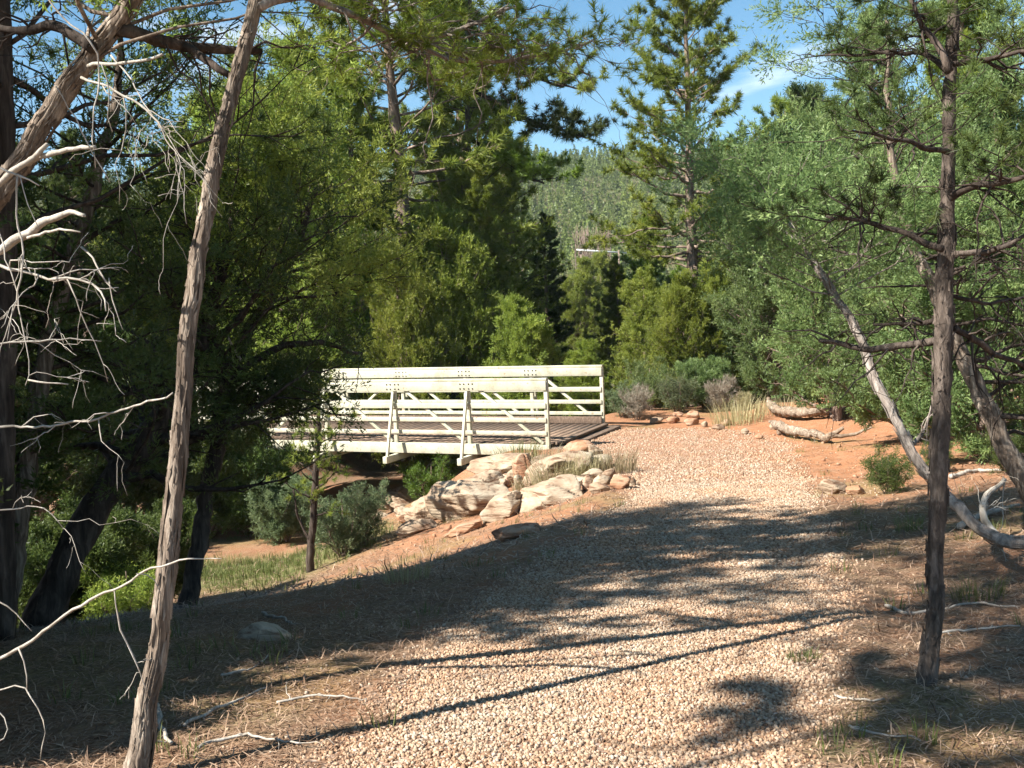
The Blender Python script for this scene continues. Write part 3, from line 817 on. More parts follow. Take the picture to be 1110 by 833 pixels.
# key middle distance trees
tree_px('ponderosa', 757, 31, -45, 'tall open crowned pine standing against blue sky above the trail', v=0, rz=.6, sq=.95)
tree_px('pine', 498, 38, -30, 'tall yellow green pine behind the bridge rising to the top edge', v=1, sq=1.05)
tree_px('ponderosa', 455, 33, -120, 'tallest pine behind the bridge with its top out of view', v=1, rz=2.0, sq=1.15)
tree_px('fir', 592, 37, 232, 'dark conical fir behind the middle of the bridge', v=0, sq=.85)
tree_px('juniper', 437, 26, 278, 'bright yellow green bushy juniper just behind the left half of the bridge', v=0, mat='leaf_juniper', sq=.75)
tree_px('juniper', 560, 25, 330, 'olive juniper right behind the bridge deck left of the dark fir', v=1, sq=.9)
tree_px('juniper', 330, 28, 60, 'big sunlit juniper left of the bridge with bright green clumps', v=1, rz=.3, sq=.95)
tree_px('juniper', 262, 32, 110, 'dense juniper between the two leaning trunks beyond the bridge end', v=2, rz=1.1)
tree_px('pine', 385, 30, 60, 'pine with pale upright shoots beside the big sunlit juniper', v=2)
tree_px('juniper', 505, 32, 190, 'broad olive tree filling the gap over the centre of the bridge', v=2, sq=.85)
tree_px('pine', 550, 44, 130, 'rounded pine on the left edge of the valley view', v=0, sq=.9)
tree_px('juniper', 705, 29, 300, 'pale green juniper left of the tall pine trunk', v=2, mat='leaf_juniper')
tree_px('pine', 672, 36, 285, 'young green pine at the right edge of the valley view', v=1)
tree_px('juniper', 742, 27, 300, 'yellow green juniper round the foot of the tall pine', v=0)
tree_px('pine', 715, 40, 240, 'slender pine just left behind the tall pine', v=2)
tree_px('pine', 800, 33, 200, 'dense pine right of the tall pine with shaded lower limbs', v=0)
tree_px('juniper', 845, 26, 190, 'wide blue green juniper beyond the two logs', v=1, mat='leaf_blue', sq=.9)
tree_px('fir', 838, 30, 240, 'shaded fir between two thin dark trunks behind the logs', v=1)
tree_px('juniper', 878, 34, 105, 'tall juniper right of the sky gap', v=1, mat='leaf_blue')
tree_px('juniper', 905, 21, 130, 'tall blue green juniper with airy top right of the sky gap', v=0, mat='leaf_blue', rz=2.2, sq=.8)
tree_px('pine', 960, 27, 20, 'grey green pine behind the near right trunk', v=2, mat='leaf_blue')
tree_px('juniper', 990, 17, 150, 'blue green juniper close behind the near right trunk', v=2, mat='leaf_blue', rz=4)
tree_px('juniper', 1080, 14, 90, 'large blue green juniper at the right picture edge', v=1, mat='leaf_blue', rz=5)
tree_px('pine', 1060, 24, -60, 'tall pine behind the large right hand juniper', v=0, mat='leaf_juniper')
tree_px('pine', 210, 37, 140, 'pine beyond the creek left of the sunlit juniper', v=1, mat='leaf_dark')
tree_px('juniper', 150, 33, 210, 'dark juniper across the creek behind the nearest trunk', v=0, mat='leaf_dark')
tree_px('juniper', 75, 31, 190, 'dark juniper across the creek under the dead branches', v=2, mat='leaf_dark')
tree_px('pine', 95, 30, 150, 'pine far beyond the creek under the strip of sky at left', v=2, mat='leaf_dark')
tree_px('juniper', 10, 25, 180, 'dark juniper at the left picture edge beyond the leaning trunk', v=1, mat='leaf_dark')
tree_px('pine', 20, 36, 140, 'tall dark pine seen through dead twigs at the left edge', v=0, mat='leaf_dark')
tree_px('pine', 300, 38, 60, 'distant tall pine above the big sunlit juniper', v=1)
tree_px('juniper', 640, 27, 372, 'low olive juniper behind the far bridge end', v=0, mat='leaf_juniper', sq=1.1)
tree_px('juniper', 190, 27, 330, 'shaded juniper beside the bridge left end on the far creek bank', v=2, mat='leaf_dark')

tree_px('juniper', 636, 62, 284, 'round green juniper below the far guard rail', v=1)
tree_px('juniper', 662, 70, 278, 'small pine green juniper right below the far guard rail end', v=2)
tree_px('juniper', 35, 19, 300, 'dark juniper on the far creek bank at the left edge', v=2, mat='leaf_dark')
tree_px('juniper', 130, 20.5, 360, 'low dark juniper on the far creek bank behind the leaning trunk', v=1, mat='leaf_dark')
tree_px('juniper', 488, 29, 235, 'tall olive juniper in the middle behind the bridge', v=0, sq=.8)
tree_px('pine', 532, 31, 205, 'sunlit young pine left of the dark conical fir', v=1, sq=.9)
tree_px('juniper', 775, 27.5, 290, 'low sunlit juniper just right of the tall pine', v=1, mat='leaf_juniper', sq=.9)
rr = random.Random(5)
used = []
cnt = 0
WOODS = 'trees filling the valley beyond the bridge'
for i in range(400):
    D = rr.uniform(38, 95) if i < 260 else rr.uniform(95, 128); ang = rr.uniform(-.62, .62); x = D * ang
    px = 555 + F * ang
    if 575 < px < 745 and D < 60: continue
    if any((x - a) ** 2 + (D - b) ** 2 < (2.2 + D * .028) ** 2 for a, b in used): continue
    used.append((x, D)); cnt += 1
    kind = rr.choice(['pine', 'pine', 'juniper', 'fir', 'ponderosa', 'juniper'])
    hh = {'pine': (6, 10), 'juniper': (4, 6), 'fir': (5, 9), 'ponderosa': (9, 13)}[kind]
    if 570 < px < 750 and D < 95: hh = (hh[0] * .55, hh[1] * .6)
    mt = {'pine': 'leaf_pine', 'juniper': rr.choice(['leaf_juniper', 'leaf_blue']), 'fir': 'leaf_dark', 'ponderosa': 'leaf_pine'}[kind]
    place_tree(kind, x, D, rr.uniform(*hh), {'pine': 'green pine among the trees of the valley behind the bridge', 'juniper': 'bushy juniper among the trees of the valley behind the bridge', 'fir': 'dark fir among the trees of the valley behind the bridge', 'ponderosa': 'tall open pine among the trees of the valley behind the bridge'}[kind], group=WOODS, v=rr.randrange(3), mat=mt)

# undergrowth along the far side of the trail
UND = 'bushes along the far side of the trail'
for i, (kind, px, D, top, lab, mt) in enumerate([
    ('sprig', 675, 24.2, 405, 'olive bush beside the far bridge end post', 'leaf_teal'),
    ('sprig', 705, 25.5, 380, 'tall green bush behind the line of stones', 'leaf_blue'),
    ('sprig', 735, 24.6, 395, 'grey green bush in the middle behind the line of stones', 'leaf_teal'),
    ('shrub', 765, 25.5, 375, 'leafy bush right of the tall pine foot', 'leaf_blue'),
    ('bare', 780, 24.6, 395, 'grey leafless brush behind the bend of the stone line', None),
    ('bare', 805, 24.4, 418, 'dry tan brush at the left end of the back log', 'leaf_grass'),
    ('shrub', 870, 25.5, 395, 'bright green bush behind the back log', 'leaf_juniper'),
    ('shrub', 905, 25.0, 400, 'green bush right of the one behind the back log', 'leaf_juniper'),
    ('bare', 915, 24.0, 410, 'dry brush behind the right end of the back log', 'leaf_grass'),
    ('shrub', 945, 22, 385, 'blue green bush behind the pale leaning trunk', 'leaf_blue'),
    ('bare', 690, 23.6, 405, 'bare grey twiggy bush between bridge end and stones', None),
    ('sprig', 1060, 15, 410, 'blue green bush beneath the leaning right trunk', 'leaf_blue'),
    ('sprig', 1015, 13, 470, 'low dark green bush on red dirt behind the right trunk', 'leaf_dark'),
    ('sprig', 1095, 12, 450, 'dark bush at the right edge above the curved dead limb', 'leaf_dark'),
    ('sprig', 962, 11.8, 474, 'olive and brown sprig bush left of the right trunk foot', 'leaf_dark'),
    ('sprig', 362, 15.2, 512, 'grey green bush at the creek edge behind the small sapling', 'leaf_teal'),
    ('sprig', 385, 15.6, 515, 'smaller grey green bush at the foot of the boulder bank', 'leaf_teal'),
    ('shrub', 300, 19.3, 500, 'dusky green bush in the creek left of the sapling', 'leaf_teal'),
    ('sprig', 462, 20.6, 476, 'bright green weed bush under the bridge beam', 'leaf_bright'),
    ('shrub', 215, 20.3, 425, 'tall shaded bush hiding the far left end of the bridge', 'leaf_dark'),
    ('shrub', 262, 20.2, 458, 'dark bush below the left end of the bridge', 'leaf_dark'),
    ('shrub', 150, 13, 520, 'shaded bush beyond the creek behind the nearest trunk', 'leaf_dark'),
    ('shrub', 60, 11, 520, 'shaded bush at the left edge beyond the leaning trunk', 'leaf_dark'),
    ('sprig', 120, 10.5, 585, 'small leafy bush in the shade behind the nearest trunk', 'leaf_juniper'),
    ('sprig', 470, 17.9, 548, 'sage coloured weed in front of the cream boulders', 'leaf_teal'),
    ('sprig', 515, 17.6, 545, 'small green weed between the boulders of the bank', 'leaf_teal'),
]):
    tree_px(kind, px, D, top, lab, cat='bush', group=UND if D > 20 else None, v=i, mat=mt, sq=1.0)
# grass clumps that stand out
for i, (px, py, h, n, r, lab) in enumerate([
    (605, 528, .50, 420, .38, 'round clump of pale dry grass on the boulder bank'),
    (665, 512, .38, 340, .36, 'pale dry grass clump at the gravel edge beyond the stone pile'),
    (800, 458, .55, 420, .55, 'tan dry grass clump left of the logs'),
    (560, 500, .38, 300, .45, 'green and tan grass clump under the bridge beam end'),
    (590, 507, .35, 300, .40, 'grass clump right above the broad slab boulder'),
    (850, 447, .4, 260, .6, 'dry grass clump behind the back log'),
    (925, 448, .4, 260, .6, 'dry grass clump behind the log tips'),
    (530, 520, .28, 200, .22, 'small dry grass tuft in a crack of the boulders'),
    (455, 545, .35, 220, .3, 'wiry grass tuft on the low left boulders'),
    (500, 528, .3, 200, .25, 'tan grass tuft behind the largest sloping slab'),
    (575, 532, .3, 240, .28, 'straw coloured grass tuft between the wedge slab and the broad slab'),
    (628, 520, .34, 260, .3, 'straw coloured grass tuft left of the loose stone pile'),
    (480, 552, .26, 180, .22, 'grey grass tuft below the pale domed boulder'),
    (440, 630, .22, 160, .18, 'wispy grass tuft in the shade in front of the bank'),
    (985, 575, .18, 120, .12, 'small bright green tuft left of the right trunk'),
    (1060, 650, .15, 130, .15, 'low grass tuft right of the right trunk'),
    (870, 715, .07, 90, .08, 'dark little grass tuft at the right trail edge')]):
    p = ground_hit(px, py); s = Soup()
    blades(s, np.array([p.x]), np.array([p.y]), n, r, h, .008 if p.y > 12 else .004, np.random.default_rng(i), .55)
    o = s.build('grass_clump', M['grass_green'] if i in (3, 14, 15, 16) else M['leaf_grass'], off=(p.x, p.y, g(p.x, p.y)))
    o.location = (p.x, p.y, g(p.x, p.y)); tag(o, lab, 'grass clump', 'grass clumps standing out on bank and verge')

# ------------------------------------------------------------------ distant hill forest (one mass)
rng = np.random.default_rng(42)
def conifer_lp(rng, H, n=230):
    out = []
    for i in range(n):
        t = rng.random() ** .8; z = H * (.08 + .92 * t); rad = H * .2 * (1 - t) ** .8 * rng.uniform(.3, 1.1) + .05
        a = rng.uniform(0, 2 * PI); c = np.array([rad * math.cos(a), rad * math.sin(a), z])
        u = rng.normal(size=3); w = rng.normal(size=3); s = H * .04
        out.append([c + norm(u) * s, c + norm(w) * s, c + norm(rng.normal(size=3)) * s])
    return np.array(out)
tms = [conifer_lp(rng, rng.uniform(5.2, 7.0)) for _ in range(5)]
sp = Soup()
n = 9500; D = np.sqrt(rng.uniform(125 ** 2, 430 ** 2, n)); ang = rng.uniform(-.56, .56, n); x = D * ang
keep = rng.random(n) < np.where(np.abs(ang - .08) < .16, 1, .4)
near_gap = (np.abs(ang - (640 - 555) / F) < .022) & (D < 150)
keep &= ~near_gap
x, D = x[keep], D[keep]
for k in range(5):
    m = np.arange(len(x)) % 5 == k
    xx, yy = x[m], D[m]; q = len(xx)
    T = tms[k].reshape(-1, 3); sc = rng.uniform(.45, 1.55, q); ro = rng.uniform(0, 2 * PI, q)
    c, s_ = np.cos(ro), np.sin(ro)
    R = np.zeros((q, 3, 3)); R[:, 0, 0] = c; R[:, 0, 1] = -s_; R[:, 1, 0] = s_; R[:, 1, 1] = c; R[:, 2, 2] = 1
    V = np.einsum('mij,tj->mti', R, T) * sc[:, None, None] + np.stack([xx, yy, G(xx, yy)], 1)[:, None]
    nn = V.shape[0] * V.shape[1]
    sp.v.append(V.reshape(-1, 3)); sp.f3.append(np.arange(nn).reshape(-1, 3) + sp.n); sp.n += nn; sp.a.append(np.repeat(np.clip(.45 + .7 * fbm(xx, yy, 38, 4) + rng.normal(size=q) * .22, 0, 1), T.shape[0]))
M['leaf_hill'] = leaf_mat('hillside_needles', (0.089, 0.127, 0.028), (0.145, 0.203, 0.045), (0.209, 0.262, 0.060), .2)
tag(sp.build('hillside_forest', M['leaf_hill']), 'dense green pine forest covering the distant hill', None, None, 'stuff')
# pale leafless grove and rail on the far side of the valley
wood = Soup(); rngb = np.random.default_rng(8)
for i in range(34):
    p = at(rngb.uniform(624, 662), 300, rngb.uniform(100, 116)); z0 = g(p.x, p.y)
    H = at(640, rngb.uniform(240, 262), p.y).z - z0
    q = np.stack([np.full(6, p.x) + rngb.normal(size=6) * .1, np.full(6, p.y), np.linspace(z0, z0 + max(H, 2), 6)], 1)
    tubes(wood, q, np.linspace(.09, .02, 6), 4, rng=rngb)
    for k in range(16):
        t = rngb.uniform(.25, .95); st = q[0] + (q[-1] - q[0]) * t; a = rngb.uniform(0, 6.28)
        tubes(wood, np.array([st, st + np.array([math.cos(a) * .35, math.sin(a) * .35, .6]), st + np.array([math.cos(a) * .5, math.sin(a) * .5, 1.3])]), np.array([.035, .03, .01]), 3, rng=rngb)
tag(wood.build('bare_grove', M['bark_far']), 'pale leafless grove at the foot of the far hill', None, None, 'stuff')
p0 = at(625, 271, 96); p1 = at(662, 275, 96)
zr = (p0.z + p1.z) / 2
gr = empty('guard_rail', (p0.x, 96, g(p0.x, 96)), 'white guard rail glimpsed far off in the valley between trees', 'guard rail')
o0 = np.array([p0.x, 96, g(p0.x, 96)])
s = Soup(); box_between(s, np.array([p0.x, 96, p0.z]) - o0, np.array([p1.x + 1.5, 96.5, p1.z]) - o0, .1, .13); s.build('rail', M['rail_far'], gr)
for k in range(3):
    xx = p0.x + .4 + k * 1.7; s = Soup(); zt = p0.z - .04 * k - .1
    box_between(s, np.array([xx, 96.2, g(xx, 96) - .3]) - o0, np.array([xx, 96.2, zt]) - o0, .14, .14, (0, 1, 0)); s.build('post', M['bark_far'], gr)

# ------------------------------------------------------------------ near trees, traced trunks at their own distances
def pxpath(pts, D0, D1=None):
    """pts: (px,py,width_px) ; distance runs from D0 to D1"""
    n = len(pts); D1 = D0 if D1 is None else D1; P = []; R = []
    for i, q in enumerate(pts):
        D = D0 + (D1 - D0) * i / max(1, n - 1)
        if len(q) > 3: D = q[3]
        P.append(at(q[0], q[1], D)[:]); R.append(q[2] / 2 * D / F)
    return np.array(P), np.array(R)

class Tree:
    def __init__(s, name, base, label, cat='tree', group=None):
        s.base = np.array(base); s.root = empty(name, base, label, cat, group)
    def limb(s, pts, D0, D1, name, mat, step=.06, wig=.006, sides=10, wob=.05, foot=False, twigs=0, tmat=None, tl=.5, seed=1):
        P, R = pxpath(pts, D0, D1) if not isinstance(pts, tuple) else pts
        P, R = resample(P, R, step, wig)
        sp = Soup(); tubes(sp, P, R, sides, wob)
        rng = np.random.default_rng(seed)
        if twigs:
            twig_add(sp, P, R, twigs, tl, rng)
        o = sp.build(name, M[mat], s.root, smooth_sh=False, off=s.base)
        return P, R
def twig_add(sp, P, R, n, tl, rng, depth=2, rmax=.006):
    K = len(P)
    for i in range(n):
        k = rng.integers(K // 6, K); d = norm(P[min(K - 1, k + 1)] - P[max(0, k - 1)])
        v = norm(d * rng.uniform(.1, 1) + rng.normal(size=3) * .7 + np.array([0, 0, -.1]))
        L = tl * rng.uniform(.3, 1); m = 7; s_ = np.linspace(0, 1, m)[:, None]
        q = P[k] + v * L * s_ + np.cumsum(rng.normal(size=(m, 3)) * L * .045, 0) + np.array([0, 0, -.25]) * L * s_ ** 2
        q[0] = P[k]
        r = np.linspace(min(R[k] * .6, rmax), .001, m)
        tubes(sp, q, r, 4, rng=rng)
        if depth > 1: twig_add(sp, q, r, 3, L * .6, rng, depth - 1, rmax * .6)

def bark_strips(tree, P, R, n, rng, mat, L=(.10, .3), w=.018, lift=1.05):
    """long shaggy strips of loose bark that give the trunk its ragged outline"""
    sp = Soup(); K = len(P)
    for i in range(n):
        k = rng.integers(0, K - 2); t = norm(P[k + 1] - P[k]); a = rng.uniform(0, 2 * PI)
        u = norm(np.cross(t, np.array([0, 1., .1]))); v = np.cross(t, u)
        nrm = u * math.cos(a) + v * math.sin(a); tg = np.cross(t, nrm)
        l = rng.uniform(*L); m = 5
        q = []
        for j in range(m):
            f = j / (m - 1); kk = min(K - 1.001, k + f * l / max(1e-3, np.linalg.norm(P[k + 1] - P[k])))
            k0 = int(kk); c = P[k0] * (1 - kk + k0) + P[k0 + 1] * (kk - k0); rr_ = R[k0]
            off = rr_ * lift + .001 + (.006 * rng.random() if j in (0, m - 1) else 0)
            q.append(c + nrm * off + tg * rng.normal() * .003)
        q = np.array(q); ww = w * rng.uniform(.5, 1.2) * np.array([.3, .9, 1, .8, .15])[:, None]
        V = np.concatenate([q - tg * ww / 2, q + tg * ww / 2 , q + nrm * .007])
        f4 = []
        for j in range(m - 1):
            f4 += [[j, j + 1, 2 * m + j + 1, 2 * m + j], [2 * m + j, 2 * m + j + 1, m + j + 1, m + j]]
        sp.add(V, f4=f4, a=rng.random())
    tr_o = [c for c in tree.root.children if c.name.split('.')[0] == 'trunk'][0]
    me = tr_o.data; n0 = len(me.vertices); co = np.empty(n0 * 3, np.float32); me.vertices.foreach_get('co', co)
    quads = np.array([p.vertices[:] for p in me.polygons if p.loop_total == 4]); tris = np.array([p.vertices[:] for p in me.polygons if p.loop_total == 3])
    new = Soup(); new.add(co.reshape(-1, 3), f3=tris, f4=quads)
    new.add(np.concatenate(sp.v) - tree.base, f4=np.concatenate(sp.f4))
    bpy.data.objects.remove(tr_o)
    return new.build('trunk', M[mat], tree.root)

TP = tmpl_pine(44, .06, .0032, np.random.default_rng(1))
TJ = tmpl_juniper(34, .035, .011, np.random.default_rng(2), .13)
TPs = tmpl_pine(36, .05, .0035, np.random.default_rng(8))
TPs2 = tmpl_pine(34, .085, .0075, np.random.default_rng(18))
TPg = tmpl_pine(30, .22, .024, np.random.default_rng(20))
TPf = tmpl_pine(26, .17, .02, np.random.default_rng(19))
TPm = tmpl_pine(30, .10, .008, np.random.default_rng(3))
TJm = tmpl_juniper(46, .038, .012, np.random.default_rng(4), .16)

def crown_on(tree, P, R, nl, t0, t1, L, elev, curv, tm, mat, seed, sec=8, tuft=4, bark='bark_dark', az0=None, azs=None, keep=1.0, bare=.2, secl=.4):
    rng = np.random.default_rng(seed); wood, leaf = Soup(), Soup()
    grow(rng, wood, leaf, P, R, nl, t0, t1, L, elev, curv, tm, sec, tuft, secl, az0=az0, azs=azs, keep=keep, bare=bare, zs=.5)
    wood.build('branches', M[bark], tree.root, off=tree.base)
    leaf.build('crown', M[mat], tree.root, off=tree.base)

def base_of(px, py, D=None):
    p = ground_hit(px, py) if D is None else at(px, py, D)
    return (p.x, p.y, g(p.x, p.y))

# B: nearest trunk, shaggy bark, lower left
b = base_of(148, 832, 3.75)
tB = Tree('juniper_tree', b, 'nearest shaggy barked trunk rising from the lower left corner, leaning right')
P, R = tB.limb([(140, 880, 28.9, 3.75), (150, 832, 23.2), (160, 770, 18.3), (168, 720, 17.3), (178, 640, 16.4), (184, 580, 16.4), (192, 500, 14.4), (199, 420, 12.6), (205, 350, 13.0), (214, 280, 12.0), (224, 225, 11.5), (236, 165, 11.5), (247, 120, 10.6), (257, 80, 10.6), (268, 40, 10.6), (280, -10, 9.7), (296, -90, 8.6), (310, -200, 6.8), (330, -330, 3.8)], 3.75, 4.5, 'trunk', 'bark_near', .05, .004, 14, .09)
bark_strips(tB, P, R, 520, np.random.default_rng(5), 'bark_near')
crown_on(tB, P, R, 26, .74, 1, lambda t: 1.5 - .7 * t, lambda t: 20 + 30 * t, .1, TJ, 'leaf_juniper', 21)
Pb, Rb = tB.limb([(282, 8, 10, 4.25), (310, -6, 9), (345, -2, 8), (375, 12, 8), (400, 22, 8), (425, 36, 7), (445, 41, 6), (480, 38, 5), (515, 26, 4), (560, 4, 3)], 4.25, 5.0, 'limb', 'bark_pale', .05, .006, 8, .08, twigs=16, tl=.5)
Pb2, Rb2 = tB.limb([(395, 20, 6, 4.6), (440, 45, 5), (490, 62, 4), (545, 66, 4), (600, 60, 3), (645, 42, 2)], 4.6, 5.3, 'limb', 'bark_pale', .05, .006, 7, .08, twigs=22, tl=.45, seed=4)
crown_on(tB, Pb2, Rb2 + .006, 22, .2, 1, lambda t: .34, lambda t: 5, -.1, TPs, 'leaf_pine', 22, sec=5, tuft=3, bark='bark_pale', bare=.4)
crown_on(tB, Pb, Rb + .006, 16, .35, 1, lambda t: .4, lambda t: 0, -.1, TPs, 'leaf_pine', 23, sec=5, tuft=3, bark='bark_pale', bare=.4)

# A: leaning trunk top left, with dead limbs
b = base_of(-190, 790, 4.3)
tA = Tree('juniper_tree', b, 'thick furrowed trunk leaning across the top left corner with bleached dead limbs')
P, R = tA.limb([(-190, 800, 26.9, 4.3), (-175, 700, 23.6), (-150, 560, 21.3), (-110, 400, 20.8), (-60, 290, 19.6), (0, 205, 19.1), (30, 165, 19.1), (60, 115, 18.0), (85, 80, 16.8), (112, 38, 16.3), (140, 5, 15.2), (175, -60, 12.4), (220, -160, 9.0), (260, -260, 4.5)], 4.3, 4.3, 'trunk', 'bark_near', .05, .005, 14, .10)
R = R
bark_strips(tA, P, R, 420, np.random.default_rng(6), 'bark_near')
PA = P
crown_on(tA, P, R, 22, .68, 1, lambda t: 1.3, lambda t: 20, .1, TJ, 'leaf_juniper', 31, bark='bark_near')
dk = dict(step=.05, wig=.005, sides=7, wob=.08)
tA.limb([(100, 52, 14, 4.25), (60, 25, 11), (20, 35, 9), (-30, 30, 6)], 4.25, 4.6, 'limb', 'bark_dark', twigs=12, **dk)
tA.limb([(125, 32, 15, 4.3), (160, 40, 13), (200, 52, 12), (245, 54, 10), (285, 57, 6)], 4.3, 4.6, 'limb', 'bark_dark', twigs=14, **dk)
tA.limb([(200, 50, 8, 4.4), (225, 62, 9), (245, 82, 7)], 4.4, 4.3, 'limb', 'bark_dark', **dk)
D_ = lambda pts, D0, D1=None, tw=0, tl=.3, seed=1: tA.limb(pts, D0, D1 or D0, 'dead_branch', 'dead', .035, .0055, 7, .08, twigs=tw, tl=tl, seed=seed)
D_([(96, 72, 4.4, 4.2), (135, 70, 3.4), (180, 60, 3.0)], 4.2, 4.0)
D_([(30, 178, 7.8, 4.1), (60, 165, 5.9), (105, 160, 4.4)], 4.1, 3.9)
D_([(-60, 250, 7.8, 4.1), (-10, 205, 7.3), (20, 185, 6.9), (50, 158, 4.9)], 4.1, 4.0)
D_([(-80, 330, 10.8, 4.2), (-20, 285, 9.8), (20, 262, 9.8), (50, 240, 8.8), (75, 228, 5.9), (92, 232, 3.9)], 4.2, 3.8)
D_([(30, 258, 3.4, 3.9), (55, 248, 3.0), (86, 253, 2.0)], 3.9, 3.7)
D_([(30, -30, 2.0, 2.9), (52, 0, 2.0), (75, 25, 2.0), (103, 48, 2.0), (110, 70, 2.0), (105, 100, 1.4), (100, 145, 1.4), (99, 180, 1.0)], 2.9, 2.9)
D_([(110, 70, 1.4, 2.9), (117, 100, 1.4), (121, 145, 1.0)], 2.9, 2.9)
D_([(61, 94, 1.4, 3), (66, 92, 1.4), (75, 115, 1.4), (90, 150, 1.4), (117, 194, 1.0)], 3, 3)
D_([(-50, 165, 2.5, 3), (0, 178, 2.5), (20, 189, 2.5), (40, 200, 1.4)], 3, 2.9)
D_([(19, 190, 2.0, 2.95), (16, 235, 2.0), (22, 262, 2.0), (25, 297, 2.0), (14, 330, 1.4), (3, 372, 1.0), (-10, 420, 1.0)], 2.95, 2.9, 3, .15)
D_([(22, 192, 1.2, 2.95), (32, 222, 1.2), (37, 250, 1.0)], 2.95, 2.9)
D_([(-60, 280, 3.4, 3.1), (0, 288, 3.4), (45, 301, 3.0), (100, 305, 2.5), (117, 338, 1.2)], 3.1, 2.9, 9, .25, 5)
D_([(-20, 200, 1.4, 3), (0, 245, 1.4), (8, 282, 1.4), (18, 320, 1.4), (30, 365, 1.2), (28, 420, 0.8)], 3, 2.9, 3, .15, 6)
D_([(88, 268, 2.5, 4), (100, 280, 2.0), (118, 302, 2.0), (126, 318, 1.2)], 4, 3.9)
D_([(118, 302, 1.4, 3.9), (124, 330, 1.2), (136, 358, 0.8)], 3.9, 3.9)
D_([(88, 84, 3.0, 4.1), (120, 95, 2.5), (150, 112, 2.5), (172, 135, 2.0), (190, 165, 1.2), (197, 180, 0.8)], 4.1, 3.9, 8, .35, 7)
D_([(120, 60, 2.0, 4.2), (150, 100, 1.4), (180, 150, 1.0), (215, 190, 0.8)], 4.2, 4.0, 8, .3, 8)
D_([(-50, 380, 2.5, 4), (10, 372, 2.0), (60, 366, 2.0), (110, 372, 1.0)], 4, 4.2, 6, .25, 9)
D_([(30, 412, 2.0, 4), (50, 414, 2.0), (72, 417, 1.2)], 4, 4)
D_([(-60, 465, 3.0, 4.6), (60, 462, 2.5), (110, 452, 2.5), (150, 440, 2.5), (187, 427, 2.0)], 4.6, 4.3, 5, .25, 10)
D_([(-180, 800, 5.9, 3.4), (-90, 760, 4.9), (0, 715, 3.9), (60, 675, 3.4), (120, 640, 3.0), (160, 618, 2.5), (210, 605, 1.7), (240, 606, 0.8)], 3.4, 2.9, 2, .12, 11)
D_([(20, 703, 2.0, 3.1), (27, 715, 1.7), (27, 750, 1.0)], 3.1, 3.1)
D_([(124, 641, 1.4, 2.95), (132, 680, 2.0), (145, 712, 2.0), (152, 730, 1.4), (156, 756, 1.0)], 2.95, 3.0, 2, .1, 12)
D_([(148, 622, 1.2, 2.9), (168, 623, 1.2), (178, 643, 1.0), (174, 668, 0.8)], 2.9, 2.9)
D_([(-60, 775, 2.0, 3), (0, 748, 1.7), (22, 746, 1.7), (40, 762, 1.7), (50, 790, 1.4), (47, 822, 1.0)], 3, 3)
D_([(-40, 740, 1.7, 3), (0, 772, 1.4), (12, 790, 1.4), (8, 804, 1.4), (-20, 806, 1.0)], 3, 3)
D_([(-40, 640, 2.0, 3.4), (0, 648, 1.7), (18, 660, 1.4), (34, 684, 0.8)], 3.4, 3.4)
D_([(-60, 560, 2.5, 4.4), (0, 553, 2.0), (40, 548, 1.4), (70, 570, 1.0)], 4.4, 4.4, 5, .3, 13)

# C: dark trunks at the left edge and leaning dark trunk
b = base_of(2, 690, 6.4)
tC = Tree('pine_tree', b, 'straight dark pine trunk cut by the left edge of the picture')
P, R = tC.limb([(0, 700, 30, 6.4), (2, 550, 27), (4, 400, 25), (4, 250, 24), (3, 100, 22), (0, 0, 20), (-2, -120, 16), (-6, -560, 9), (-8, -820, 4)], 6.4, 6.4, 'trunk', 'bark_dark', .1, .006, 10, .07)
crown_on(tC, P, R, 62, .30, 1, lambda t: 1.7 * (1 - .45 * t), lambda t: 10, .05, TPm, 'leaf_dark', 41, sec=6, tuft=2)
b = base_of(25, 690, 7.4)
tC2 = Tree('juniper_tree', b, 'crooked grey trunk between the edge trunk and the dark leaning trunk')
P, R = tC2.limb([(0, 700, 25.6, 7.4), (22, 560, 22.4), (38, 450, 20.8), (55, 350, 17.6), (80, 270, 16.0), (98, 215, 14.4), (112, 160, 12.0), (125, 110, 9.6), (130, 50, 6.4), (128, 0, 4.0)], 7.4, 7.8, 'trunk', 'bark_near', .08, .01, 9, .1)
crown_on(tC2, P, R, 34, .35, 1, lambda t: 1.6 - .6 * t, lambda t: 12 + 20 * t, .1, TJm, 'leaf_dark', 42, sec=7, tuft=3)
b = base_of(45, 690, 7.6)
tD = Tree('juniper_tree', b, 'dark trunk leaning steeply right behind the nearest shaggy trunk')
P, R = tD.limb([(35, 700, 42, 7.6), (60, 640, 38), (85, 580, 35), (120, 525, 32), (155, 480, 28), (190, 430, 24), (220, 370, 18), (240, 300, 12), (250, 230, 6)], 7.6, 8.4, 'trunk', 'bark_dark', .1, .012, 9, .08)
crown_on(tD, P, R, 40, .35, 1, lambda t: 1.5 - .5 * t, lambda t: 15 + 15 * t, .1, TJm, 'leaf_dark', 43, sec=8, tuft=4)

